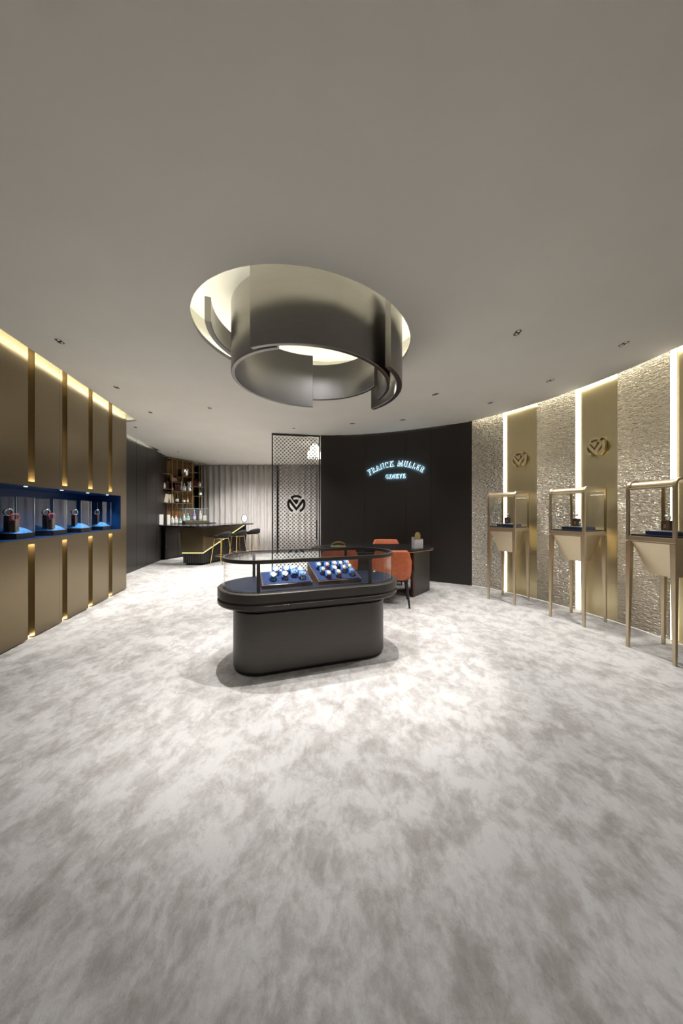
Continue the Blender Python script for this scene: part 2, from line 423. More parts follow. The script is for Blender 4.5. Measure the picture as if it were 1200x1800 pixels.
# local +x = away from the viewer, local +y = into the wall (away from the room)
SL = [(3.242, 3.331), (3.770, 3.859), (4.308, 4.403), (4.841, 4.945)]
END = 5.429
T = .07
cols_ = []; p = -3.4
for a, b_ in SL: cols_.append((p, a)); p = b_
cols_.append((p, END))
mb = MB()
for a, b_ in cols_:
    g = .002
    mb.b2(a + g, b_ - g, 0, T, .012, .9695); mb.b2(a + g, b_ - g, 0, T, 1.6125, 3.02)
mb.b2(-3.4, END, 0, .018, .97, 1.022); mb.b2(-3.4, END, 0, .018, 1.565, 1.612)
mb.b2(-3.4, 2.2, 0, T, 1.0225, 1.5645); mb.b2(5.224, END, 0, T, 1.0225, 1.5645)
mb.b2(END - .03, END, T, .62, 0, 3.02)
mb.build('wall_face', M['bronze'], wl)
mb = MB(); mb.b2(-3.4, END - .03, .60, .66, 0, 3.03); mb.b2(-3.4, END - .03, T + .03, T + .05, 0, .95); mb.b2(-3.4, END - .03, T + .03, T + .05, 1.64, 3.0)
mb.build('backing', M['black_matte'], wl)
for a, b_ in SL + [(a_, b__) for a_, b__ in ()]:
    for z0, z1 in ((.0, .968), (1.6145, 3.0)):
        mb = MB(); n = 3; w = (b_ - a) / n
        prof = []
        for i in range(n):
            for k_ in range(7):
                th = pi * k_ / 6
                prof.append((a + w * (i + .5) - w / 2 * cos(th) * .98, T - .002 - .012 * sin(th)))
        mb.add([(x, y, z0) for x, y in prof] + [(x, y, z1) for x, y in prof],
               [(i, i + 1, len(prof) + i + 1, len(prof) + i) for i in range(len(prof) - 1)], True)
        mb.b2(a, b_, T, T + .02, z0, z1)
        mb.build('fluted_strip', M['gold_fluted'], wl)
    for z in (.982, 1.602):
        mb = MB(); mb.box(((a + b_) / 2, .034, z), (b_ - a - .01, .024, .008)); mb.build('slot_lamp', M['led_slot'], wl)
    mb = MB(); mb.box(((a + b_) / 2, T - .012, .010), (b_ - a - .01, .012, .006)); mb.build('slot_lamp', M['led_foot'], wl)
# seams
for s in (3.72, 4.80):
    mb = MB(); mb.b2(s, s + .002, -.0004, 0, .012, .97); mb.b2(s, s + .002, -.0004, 0, 1.613, 3.0); mb.build('seam', M['black'], wl)
# niche lining
mb = MB(); a, b_ = 2.2, 5.224; z0, z1 = 1.022, 1.565; d = .46
mb.b2(a, b_, d, d + .02, z0 - .02, z1 + .02); mb.b2(a, b_, .002, d, z0 - .02, z0 + .001); mb.b2(a, b_, .002, d, z1 - .001, z1 + .02)
mb.b2(a - .02, a, .002, d, z0, z1); mb.b2(b_ - .001, b_ + .02, .002, d, z0, z1)
mb.build('niche_lining', M['blue_niche'], wl)
for s in (2.72, 3.28, 3.84, 4.38, 4.90):
    mb = MB(); mb.lathe([(0, .0), (.016, .0), (.016, .012), (0, .012)], (s, .045, z1 - .010), 16); mb.build('niche_lamp', mat('niche_lamp_lens', (0, 0, 0), 1, emit=(.6, .8, 1), estr=1.2), wl)

WLM = root_matrix(wl)
def LW(s, y, z): return WLM @ Vector((s, y, z))

NICHE_SPOTS = [(s, LW_) for s, LW_ in ((3.36, 0), (3.90, 0), (4.44, 0), (4.98, 0))]
# ------------------------------------------------------------------ glass boxes with jewellery watches in the niche
RZ = wl.rotation_euler.z
def watch_loop(parent, c, r, m_, rim, tilt=0, nm='watch'):
    """a closed watch bracelet standing upright with a round case on its crown"""
    pts = [(c[0] + r * cos(t) * .95, c[1], c[2] + r * sin(t)) for t in [2 * pi * i / 18 for i in range(18)]]
    w = thing(nm, None, None)
    return pts
def make_niche_box(s, two, lab, rings):
    loc = LW(s, .10, 1.023)
    t = thing('glass_display_box', lab, 'display case', loc, RZ, 'glass boxes in the blue niche')
    L_, D_ = .25, .19
    mb = MB(); mb.b2(0, L_, 0, D_, 0, .058, bev=.003); mb.build('plinth', M['black_matte'], t)
    # mound of blue granules
    mb = MB(); n = 18; g = []
    for j in range(n + 1):
        for i in range(n + 1):
            u, v_ = i / n, j / n
            h = .058 + .066 * (sin(pi * min(max(u, .02), .98)) ** .5) * (sin(pi * min(max(v_, .02), .98)) ** .5) * (.75 + .25 * sin(5 * u + 2 * v_ + s))
            if i in (0, n) or j in (0, n): h = .058
            g.append((.006 + (L_ - .012) * u, .006 + (D_ - .012) * v_, h))
    mb.add(g, [(j * (n + 1) + i, j * (n + 1) + i + 1, (j + 1) * (n + 1) + i + 1, (j + 1) * (n + 1) + i) for j in range(n) for i in range(n)], True)
    mb.build('blue_mound', M['blue_snow'], t)
    mb = MB(); z1_ = .43
    mb.b2(0, L_, 0, .004, .058, z1_); mb.b2(0, L_, D_ - .004, D_, .058, z1_); mb.b2(0, .004, .004, D_ - .004, .058, z1_); mb.b2(L_ - .004, L_, .004, D_ - .004, .058, z1_)
    mb.b2(0, L_, 0, D_, z1_, z1_ + .004); mb.build('glass_cover', M['glass'], t)
    for x, y in ((0, 0), (L_ - .003, 0), (0, D_ - .003), (L_ - .003, D_ - .003)):
        mb = MB(); mb.b2(x, x + .003, y, y + .003, .058, z1_); mb.build('glass_corner', M['glass_edge'], t)
    blocks = [(.05, .115, .085)] if not two else [(.045, .13, .10), (.07, .055, .05)]
    res = []
    for k_, (x, y, h) in enumerate([(.06, .11, .20), (.05, .05, .15)][:2 if two else 1]):
        p = t.location + Matrix.Rotation(RZ, 3, 'Z') @ Vector((x, y, 0))
        q = 'tall' if k_ == 0 else 'short'
        w = thing('wooden_display_block', '%s brown wooden block %s' % (q, rings[0]), 'display stand', (p.x, p.y, 1.023 + .07), RZ, 'wooden blocks in the niche')
        mb = MB(); mb.b2(-.028, .028, -.022, .022, 0, h - .07 + .04, bev=.002)
        mb.build('block', M['walnut'] if k_ == 0 else M['tray_wood'], w); 
        zt = 1.023 + h + .04
        wt = thing('wristwatch', '%s watch %s' % (('silver' if k_ == 0 else 'red and silver'), rings[1 + k_]), 'watch', (p.x, p.y, zt), RZ - .5, 'watches standing in the niche')
        mb = MB(); R_ = .034; nseg = 24; rr = []
        for i in range(nseg):
            a_ = 2 * pi * i / nseg; rr.append([( (R_ + dr) * cos(a_), dy, R_ + (R_ + dr) * sin(a_) * .95) for dr, dy in ((-.003, -.016), (.004, -.016), (.004, .016), (-.003, .016))])
        mb.rings(rr, closed=True); mb.build('bracelet', M['chrome'] if k_ == 0 else mat('red_strap', (.6, .05, .02), .4), wt)
        mb = MB(); mb.lathe([(0, 0), (.017, 0), (.019, .003), (.018, .008), (0, .009)], (0, 0, 0), 20)
        c_ = mb.build('case', M['chrome'], wt); c_.location = (.014, 0, R_ * 1.9); c_.rotation_euler = (0, .5, 0)
NB = [(3.245, True, 'glass box nearest the viewer in the blue niche, red watch in it', ('in the nearest niche box', 'on the tall block in the nearest niche box', 'on the short block in the nearest niche box')),
      (3.79, True, 'glass box second from the near end of the blue niche', ('in the second niche box', 'on the tall block in the second niche box', 'on the short block in the second niche box')),
      (4.335, False, 'glass box third from the near end of the blue niche', ('in the third niche box', 'alone on its block in the third niche box')),
      (4.888, False, 'farthest glass box at the dark end of the blue niche', ('in the farthest niche box', 'alone on its block in the farthest niche box'))]
for a_ in NB: make_niche_box(*a_)

# ------------------------------------------------------------------ curved metal ring lamp
ringt = thing('ring_chandelier', 'huge chandelier of overlapping curved gunmetal bands hanging from the oval ceiling opening', 'chandelier', (RC.x, RC.y, 3.27))
def band(r0, a0, a1, z0, z1, rods, th=.036, m_=None):
    n = int((a1 - a0) / 2.5); rr = []
    for i in range(n + 1):
        a_ = radians(a0 + (a1 - a0) * i / n); k_ = ell(a_, 1.0, .915) / .957
        ro = r0 * k_; ri = ro - th; bv = .004
        rr.append([(r_ * cos(a_), r_ * sin(a_), z - 3.27) for r_, z in ((ro, z0 + bv), (ro, z1 - bv), (ro - bv, z1), (ri + bv, z1), (ri, z1 - bv), (ri, z0 + bv), (ri + bv, z0), (ro - bv, z0))])
    mb = MB(); mb.rings(rr, smooth=False)
    mb.sm = [True] * (len(mb.sm) - 2) + [False, False]
    o = mb.build('curved_band', m_ or M['ring_metal'], ringt)
    md = o.modifiers.new('es', 'EDGE_SPLIT'); md.split_angle = radians(30)
    for q in rods:     # rods up to the recess
        a_ = radians(q); k_ = ell(a_, 1.0, .915) / .957; ro = r0 * k_ - th / 2
        mb = MB(); mb.tube([(ro * cos(a_), ro * sin(a_), z1 - 3.27), (ro * cos(a_), ro * sin(a_), 0)], .006, 6); mb.build('hanger_rod', M['black_matte'], ringt)
    return o
band(.762, 243.5, 386, 2.483, 3.10, (262, 285))
band(.672, 92, 256, 2.505, 3.09, (246, 252))
band(.705, 22, 99, 2.60, 3.0, (24,))
band(.872, 105, 203.5, 2.885, 3.09, (150,), .05)
band(.872, 326.5, 402, 2.46, 3.10, (345,), .05)

# ------------------------------------------------------------------ recessed downlights
DL = [(-2.616, 2.907, 'by the near end of the gold wall'), (-2.86, 3.98, 'along the gold wall, second from the near end'), (-3.04, 4.98, 'near the far end of the gold wall'),
      (-3.85, 5.85, 'just past the far end of the gold wall'), (-2.01, 4.77, 'behind the ring chandelier on the left'), (-4.29, 8.23, 'over the end of the bar shelves'), (-3.9, 9.59, 'near the curtain by the bar'),
      (-.906, 5.93, 'in front of the patterned screen'), (.194, 5.61, 'over the left end of the desk'), (1.05, 5.38, 'over the right end of the desk'),
      (1.264, 4.21, 'right of the ring chandelier'), (2.17, 4.54, 'before the farthest display case'), (2.52, 3.776, 'before the middle display case'), (1.553, 2.765, 'largest one, right of the ring chandelier'), (2.658, 2.947, 'before the nearest display case')]
def make_downlight(x, y, ang):
    t = thing('recessed_downlight', None, 'ceiling light', (x, y, H), ang, 'recessed twin downlights in the ceiling')
    mb = MB(); n = 24
    def st(a_, b_, z): return [(a_ * (1 if cos(2 * pi * i / n) >= 0 else -1) + b_ * cos(2 * pi * i / n), b_ * sin(2 * pi * i / n), z) for i in range(n)]
    mb.rings([st(.024, .028, 0), st(.024, .028, -.003), st(.024, .025, -.003), st(.024, .025, 0)], cap=False, smooth=False, closed=True)
    mb.build('trim_ring', M['plaster'], t)
    mb = MB(); mb.prism([(a_[0], a_[1]) for a_ in st(.024, .0252, 0)], -.0015, -.0005); mb.build('baffle', M['black'], t)
    for s in (-1, 1):
        mb = MB(); mb.lathe([(0, -.006), (.010, -.005), (.016, -.0015), (0, -.0012)], (s * .024, 0, 0), 14); mb.build('lens', M['chrome'], t)
    return t
proto = None
for x, y, lab in DL:
    ang = atan2(y - 3, x) + pi / 2 if x > 0 else 1.8
    if proto is None: proto = o = make_downlight(x, y, ang)
    else:
        o = copy_tree(proto); o.location = (x, y, H); o.rotation_euler = (0, 0, ang)
    o['label'] = 'small recessed twin downlight ' + lab

def spot(x, y, z, power, angle=80, blend=.6, color=(1, .968, .93), radius=.03, aim=None, name='spot'):
    l = bpy.data.lights.new(name, 'SPOT'); l.energy = power; l.spot_size = radians(angle); l.spot_blend = blend; l.color = color; l.shadow_soft_size = radius
    o = bpy.data.objects.new(name + '_lamp', l); col.objects.link(o); o.location = (x, y, z)
    if aim: o.rotation_euler = (Vector(aim) - Vector((x, y, z))).to_track_quat('-Z', 'Y').to_euler()
    return o
for i, (x, y, lab) in enumerate(DL):
    pw = {0: 50, 1: 75, 2: 100, 3: 130, 4: 95, 5: 120, 6: 100, 7: 130, 8: 60, 9: 60, 10: 65, 11: 80, 12: 80, 13: 65, 14: 85}[i]
    spot(x, y, H - .012, pw, 90 if i in (10, 13, 4) else 96, .9)
for x, y, pw in ((-1.7, .6, 24), (0, .55, 32), (1.8, .6, 42), (-1.2, -1.4, 8), (1.2, -1.4, 12)):  # unseen lamps added above and behind the viewer for the near floor
    spot(x, y, H - .012, pw, 95, .8)
# lamps in the ring chandelier, between the bands
RS = [(-1.00, 2.60), (.47, 3.03), (-.17, 2.36), (-.7, 2.42)]
for x, y in RS: spot(x, y, 2.62, 125, 64, .7, radius=.01)
spot(RC.x, RC.y, 3.24, 90, 120, .8, (.93, .94, 1), .05)
for x, y in ((-3.2, 9.2), (-1.8, 9.1), (-1.0, 8.2), (-2.6, 7.9), (-2.0, 6.7)): spot(x, y, H - .012, 190, 140, 1.)  # lamps added to brighten the bar and passage, without fixtures
for s, _ in NICHE_SPOTS:
    q = LW(s, .06, 1.545); a2 = LW(s, .19, 1.1)
    spot(q.x, q.y, q.z, 9, 95, .6, (.92, .96, 1), .012, aim=tuple(a2), name='niche_spot')
# the added lamps over the passage have no downlight body
for (x, y), lab in zip(((-1.8, 9.6), (-1.0, 8.2), (-2.6, 7.9)), ('by the curtain', 'in the passage behind the patterned screen', 'over the bar stools')):
    pass

# ------------------------------------------------------------------ oval showcase
def stadium(uL, uR, r_, n=20, c=.0):
    pts = [(uR + r_ * cos(-pi / 2 + pi * i / n), r_ * sin(-pi / 2 + pi * i / n)) for i in range(n + 1)]
    pts += [(uL + r_ * cos(pi / 2 + pi * i / n), r_ * sin(pi / 2 + pi * i / n)) for i in range(n + 1)]
    return pts
U, V = Vector((.948, .319, 0)).normalized(), Vector((-.319, .948, 0)).normalized()
uC, vC = .655, 2.764
cc = U * uC + V * vC
case = thing('oval_showcase', 'dark bronze oval showcase with a curved glass top in the middle of the carpet', 'showcase', (cc.x, cc.y, 0), atan2(.319, .948))
uL, uR = .21 - uC, 1.10 - uC
def slab(r_, z0, z1, nm, m_, ch=.004, par=case):
    mb = MB()
    mb.rings([[(x, y, z) for x, y in stadium(uL, uR, q)] for q, z in ((r_ - ch, z0), (r_, z0 + ch), (r_, z1 - ch), (r_ - ch, z1))], smooth=False)
    o = mb.build(nm, m_, par); 
    for p in o.data.polygons:
        if len(p.vertices) == 4 : p.use_smooth = True
    md = o.modifiers.new('es', 'EDGE_SPLIT'); md.split_angle = radians(32); return o
slab(.220, 0, .03, 'plinth', M['black_matte'])
slab(.234, .03, .500, 'body', M['dark_bronze'])
slab(.224, .500, .514, 'shadow_gap', M['black_matte'])
slab(.234, .514, .553, 'neck', M['dark_bronze'])
slab(.357, .553, .602, 'lower_deck', M['dark_bronze'], .012)
slab(.347, .602, .610, 'deck_gap', M['black_matte'], .0005)
slab(.357, .610, .684, 'upper_deck', M['dark_bronze'], .006)
slab(.300, .6845, .690, 'velvet_floor', M['navy'], .001)
def ring_slab(ro, ri, z0, z1, nm, m_):
    mb = MB(); mb.rings([[(x, y, z) for x, y in stadium(uL, uR, q)] for q, z in ((ro, z0), (ro, z1), (ri, z1), (ri, z0))], cap=False, smooth=True, closed=True)
    o = mb.build(nm, m_, case); md = o.modifiers.new('es', 'EDGE_SPLIT'); md.split_angle = radians(32); return o
ring_slab(.318, .304, .6845, .689, 'floor_rim', M['chrome'])
ring_slab(.316, .310, .689, .905, 'curved_glass', M['glass'])
ring_slab(.320, .300, .903, .932, 'top_frame', M['dark_bronze'])
mb = MB(); mb.prism(stadium(uL, uR, .300), .922, .928); mb.build('top_glass', M['tinted'], case)
for x in (uL - .05, uR - .02):
    for y in (-.313, .313):
        mb = MB(); mb.box((x, y, .797), (.026, .014, .216), bev=.002); mb.build('post', M['dark_bronze'], case)
mb = MB(); mb.lathe([(0, 0), (.011, 0), (.011, .006), (0, .006)], (0, 0, 0), 16); lk = mb.build('lock', M['chrome'], case); lk.location = (uR + .01, -.330, .80); lk.rotation_euler = (pi / 2, 0, 0)

CM = root_matrix(case)
def make_tray(u0, u1, v0, dep, hf, hb, lab, skew=0.):
    w = u1 - u0
    p = CM @ Vector((u0 - uC, v0 - vC, .690))
    t = thing('watch_tray', lab, 'display tray', p, case.rotation_euler.z, 'watch trays in the oval showcase')
    def wedge(x0, x1, y0, y1, za, zb, zlo, sk=0):
        mb = MB(); mb.add([(x0, y0, zlo), (x1, y0, zlo), (x1 - sk, y1, zlo), (x0 - sk, y1, zlo), (x0, y0, za), (x1, y0, za), (x1 - sk, y1, zb), (x0 - sk, y1, zb)],
                          [(0, 3, 2, 1), (4, 5, 6, 7), (0, 1, 5, 4), (1, 2, 6, 5), (2, 3, 7, 6), (3, 0, 4, 7)]); return mb
    wedge(0, w, 0, dep, hf, hb, 0, skew).build('tray_body', M['tray_wood'], t)
    sl = (hb - hf) / dep
    wedge(.008, w - .008, .008, dep - .006, hf + .008 * sl + .005, hb - .006 * sl + .005, hf * .5, skew).build('velvet_bed', M['blue_velvet'], t)
    mb = MB()
    P4 = [(0, 0, hf), (w, 0, hf), (w - skew, dep, hb), (-skew, dep, hb)]
    for i in range(4): mb.tube([P4[i], P4[(i + 1) % 4]], .0025, 6)
    mb.build('rim', M['chrome'], t)
    # wavy front lip
    mb = MB(); n = 20; lo = []; hi = []
    for i in range(n + 1):
        x = w * i / n; lo.append((x, -.002, 0)); hi.append((x, -.002, hf - .004 + .010 * sin(2 * pi * i / n * 1.0 + 2.6)))
    mb.add(lo + hi, [(i, i + 1, n + 2 + i, n + 1 + i) for i in range(n)]); 
    mb.add([(x, 0, z) for x, y, z in lo] + [(x, .0, z) for x, y, z in hi], [(n + 1 + i, n + 2 + i, i + 1, i) for i in range(n)])
    mb.build('front_lip', M['walnut'], t)
    return t, w, dep, hf, hb, skew
def make_watch(x, y, z, tilt, rz, strap, dial, lab, case_m=None):
    t = thing('wristwatch', lab, 'watch', (x, y, z), rz, 'watches on the showcase trays')
    def part(mb, nm, m_):
        o = mb.build(nm, m_, t); o.rotation_euler = (tilt, 0, 0); return o
    mb = MB(); mb.box((0, .004, .015), (.044, .050, .030), bev=.008); part(mb, 'cushion', M['blue_cushion'])
    mb = MB(); rr = []
    for i in range(11):
        a_ = -pi * .1 + pi * 1.2 * i / 10; yy, zz = .036 * cos(a_), .014 + .020 * sin(a_)
        rr.append([(-.010, yy, zz), (.010, yy, zz), (.010, yy * .93, zz - .002), (-.010, yy * .93, zz - .002)])
    mb.rings(rr, smooth=False); part(mb, 'strap', strap)
    mb = MB(); mb.lathe([(0, .032), (.016, .032), (.0185, .036), (.018, .041), (.015, .0425), (.0145, .041), (0, .041)], n=20, sy=1.18); part(mb, 'case', case_m or M['chrome'])
    mb = MB(); mb.lathe([(0, .0412), (.0142, .0412), (.0142, .0418), (0, .0418)], n=20, sy=1.18); part(mb, 'dial', dial)
    mb = MB(); mb.box((.0205, 0, .0375), (.005, .005, .005), bev=.001); part(mb, 'crown', case_m or M['chrome'])
    return t
SC = {}
def cm(name, c, r_=.5):
    if name not in SC: SC[name] = mat(name, c, r_)
    return SC[name]
ST = {'teal': (.02, .45, .42), 'peach': (.75, .38, .25), 'grey': (.35, .33, .30), 'white': (.8, .8, .78), 'navy': (.02, .05, .2), 'pink': (.75, .2, .3), 'magenta': (.65, .02, .2), 'red': (.65, .05, .05), 'orange': (.9, .2, .02), 'green': (.02, .22, .1), 'violet': (.35, .2, .5), 'black': (.02, .02, .02)}
DI = {'w': (.8, .8, .78), 'c': (.75, .66, .45), 'b': (.1, .25, .6), 'k': (.03, .03, .03), 'p': (.8, .5, .5)}
DN = {'w': 'white', 'c': 'cream', 'b': 'blue', 'k': 'black', 'p': 'pink'}
T1 = make_tray(.195, .60, 2.535, .26, .030, .085, 'wood edged blue velvet tray on the left in the oval showcase')
T2 = make_tray(.650, 1.03, 2.525, .30, .032, .150, 'steeper wood edged blue velvet tray on the right in the oval showcase', .03)
WS1 = [(.18, .30, 'teal', 'w', 'front left'), (.28, .86, 'peach', 'w', 'back left'), (.46, .34, 'grey', 'c', 'front middle'), (.53, .88, 'peach', 'c', 'back middle'),
       (.70, .90, 'white', 'w', 'back right of centre'), (.70, .52, 'navy', 'b', 'right of centre'), (.87, .72, 'grey', 'w', 'right edge at the back'), (.87, .26, 'white', 'b', 'right edge at the front')]
WS2 = [(.26, .93, 'teal', 'b', 'back left corner'), (.10, .66, 'navy', 'w', 'far left side'), (.33, .62, 'pink', 'p', 'upper left'), (.13, .34, 'violet', 'c', 'lower left'), (.22, .10, 'magenta', 'w', 'front left corner'),
       (.55, .94, 'green', 'w', 'back middle'), (.56, .68, 'red', 'w', 'middle, upper'), (.47, .40, 'violet', 'w', 'middle, lower'), (.50, .12, 'orange', 'c', 'front middle'),
       (.74, .95, 'white', 'w', 'back, right of middle'), (.73, .66, 'black', 'w', 'right of middle'), (.91, .93, 'peach', 'w', 'back right corner'), (.93, .70, 'navy', 'p', 'right side, upper'),
       (.74, .38, 'pink', 'c', 'right of middle, lower'), (.92, .45, 'green', 'c', 'right side, lower'), (.90, .16, 'white', 'b', 'front right corner')]
for TT, WS, side in ((T1, WS1, 'left'), (T2, WS2, 'right')):
    t, w, dep, hf, hb, sk = TT; TM = root_matrix(t); sl = (hb - hf) / dep
    for fx, fy, st, di, where in WS:
        sc_ = 1.12 if side == 'right' else 1.3
        x = .028 + (w - .056) * fx; y = .03 + (dep - .06) * fy
        p = TM @ Vector((x - sk * y / dep, y, hf + sl * y + .0055))
        wa = make_watch(p.x, p.y, p.z + .010, atan2(hb - hf, dep) + .50, t.rotation_euler.z, cm(st + '_strap', ST[st]), cm(DN[di] + '_dial', DI[di], .3),
                   '%s strap watch with %s dial, %s of the %s tray' % (st, DN[di], where, side))
        wa.scale = (sc_,) * 3

# ------------------------------------------------------------------ pedestal display cases
def case_mesh(proto_label, loc, rz):
    t = thing('pedestal_display_case', proto_label, 'display case', loc, rz, 'gold pedestal display cases along the right wall')
    # local: x along the wall (left -> right as seen from the room), y into the wall
    W2, D2 = .200, .216; Z0, Z1, ZT = 1.022, 1.074, 1.585
    G = M['case_gold']
    for sx, sy in ((-1, -1), (1, -1), (1, 1), (-1, 1)):
        mb = MB(); rr = []
        for z, q in ((0, .011), (Z0, .021)):
            cx, cy = sx * (W2 - q * 1.0), sy * (D2 - q * 1.0)
            rr.append([(cx - q, cy - q, z), (cx + q, cy - q, z), (cx + q, cy + q, z), (cx - q, cy + q, z)])
        mb.rings(rr, smooth=False); mb.build('leg', G, t)
    mb = MB(); mb.box((0, 0, (Z0 + Z1) / 2 + .004), (2 * W2, 2 * D2, Z1 - Z0 - .008), bev=.004); mb.box((0, 0, Z0 + .003), (2 * W2 - .02, 2 * D2 - .02, .012)); mb.build('frame_base', G, t)
    mb = MB(); a_ = [(-W2 + .045, -D2 + .012), (W2 - .045, -D2 + .012), (W2 - .045, D2 - .03), (-W2 + .045, D2 - .03)]; b2 = [(-.10, -.085), (.10, -.085), (.10, .085), (-.10, .085)]
    mb.rings([[(x, y, .72) for x, y in b2], [(x, y, Z0) for x, y in a_]], smooth=False); mb.build('tapered_hopper', G, t)
    # curved side hoops: front post bends back over the top and down at the rear
    R_ = .06
    def hoop(x):
        y0, y1 = -D2 + .012, D2 - .012; pts = [(x, y0, Z1 - .01), (x, y0, ZT - R_)]
        pts += [(x, y0 + R_ - R_ * cos(a_), ZT - R_ + R_ * sin(a_)) for a_ in [pi / 2 * i / 8 for i in range(1, 9)]]
        pts += [(x, y1 - R_ * 0, ZT), ]
        return pts
    for sx in (-1, 1):
        x = sx * (W2 - .012); pts = hoop(x); mb = MB(); rr = []
        hw, ht = .012, .010
        for i, p in enumerate(pts):
            a0 = Vector(pts[max(i - 1, 0)]); a1 = Vector(pts[min(i + 1, len(pts) - 1)]); tt = (a1 - a0).normalized(); nn = Vector((1, 0, 0)).cross(tt)
            P_ = Vector(p); rr.append([tuple(P_ + Vector((hw * s1, 0, 0)) + nn * (ht * s2)) for s1, s2 in ((-1, -1), (1, -1), (1, 1), (-1, 1))])
        mb.rings(rr, smooth=False); mb.build('side_hoop', G, t)
        mb = MB(); mb.b2(x - .010, x + .010, D2 - .022, D2 - .002, Z1 - .01, ZT - .008); mb.build('rear_post', M['brass_dull'], t)
    # rounded top bar made of gold sheet bending over the front edge
    mb = MB(); rr = []; x0, x1 = -W2 + .024, W2 - .024; n = 10
    arc = [(-D2 + .016 + R_ - R_ * cos(a_), ZT - R_ + R_ * sin(a_)) for a_ in [pi / 2 * i / n for i in range(n + 1)]] 
    arc = arc + [(-D2 + .12, ZT), ]
    out = []
    for x in (x0, x1):
        out += [(x, y, z) for y, z in arc] + [(x, y + (.006 if i < 6 else .002), z - (.002 if i < 6 else .006)) for i, (y, z) in reversed(list(enumerate(arc)))]
    m_ = len(arc) * 2
    mb.rings([out[:m_], out[m_:]], smooth=True); mb.build('curved_hood', G, t)
    mb = MB(); mb.b2(x0, x1, -D2 + .004, -D2 + .020, ZT - R_ - .014, ZT - R_ - .002); mb.build('front_rail', G, t)
    mb = MB(); mb.b2(x0, x1, -D2 + .022, -D2 + .028, ZT - R_ - .004, ZT - R_ + .003); mb.build('led_rail', lamp_mat('pedestal_led', (1, .95, .85), 9), t)
    mb = MB(); mb.b2(x0, x1, D2 - .020, D2 - .004, ZT - .016, ZT - .002); mb.b2(x0, x1, -D2 + .12, D2 - .02, ZT - .010, ZT - .004)
    mb.b2(x0, x1, D2 - .020, D2 - .004, Z1 - .01, Z1 + .01); mb.build('top_plate', G, t)
    mb = MB(); mb.b2(x0, x1, -D2 + .010, -D2 + .014, Z1, ZT - R_ - .014); mb.build('front_pane', M['glass'], t)
    for x in (-W2 + .008, W2 - .012):
        mb = MB(); pl = [(-D2 + .02, Z1), (D2 - .02, Z1), (D2 - .02, ZT - .01), (-D2 + .08, ZT - .01), (-D2 + .03, ZT - .035), (-D2 + .02, ZT - .07)]
        mb.rings([[(x, y, z) for y, z in pl], [(x + .004, y, z) for y, z in pl]], smooth=False); mb.build('side_pane', M['glass'], t)
    mb = MB(); mb.b2(x0, x1, D2 - .014, D2 - .010, Z1, ZT - .02); mb.build('rear_pane', M['glass'], t)
    mb = MB(); mb.b2(-W2 + .026, W2 - .026, -D2 + .026, D2 - .026, Z1 - .002, Z1 + .014); mb.build('velvet_floor', M['navy'], t)
    return t
PC = [((2.470, 4.636), 35.6, 'farthest', 'green and silver', 'silver'), ((2.852, 3.787), 23., 'middle', 'brown', 'rose gold and light blue'), ((2.995, 2.865), 8.5, 'nearest', 'brown', 'rose and black')]
proto = None
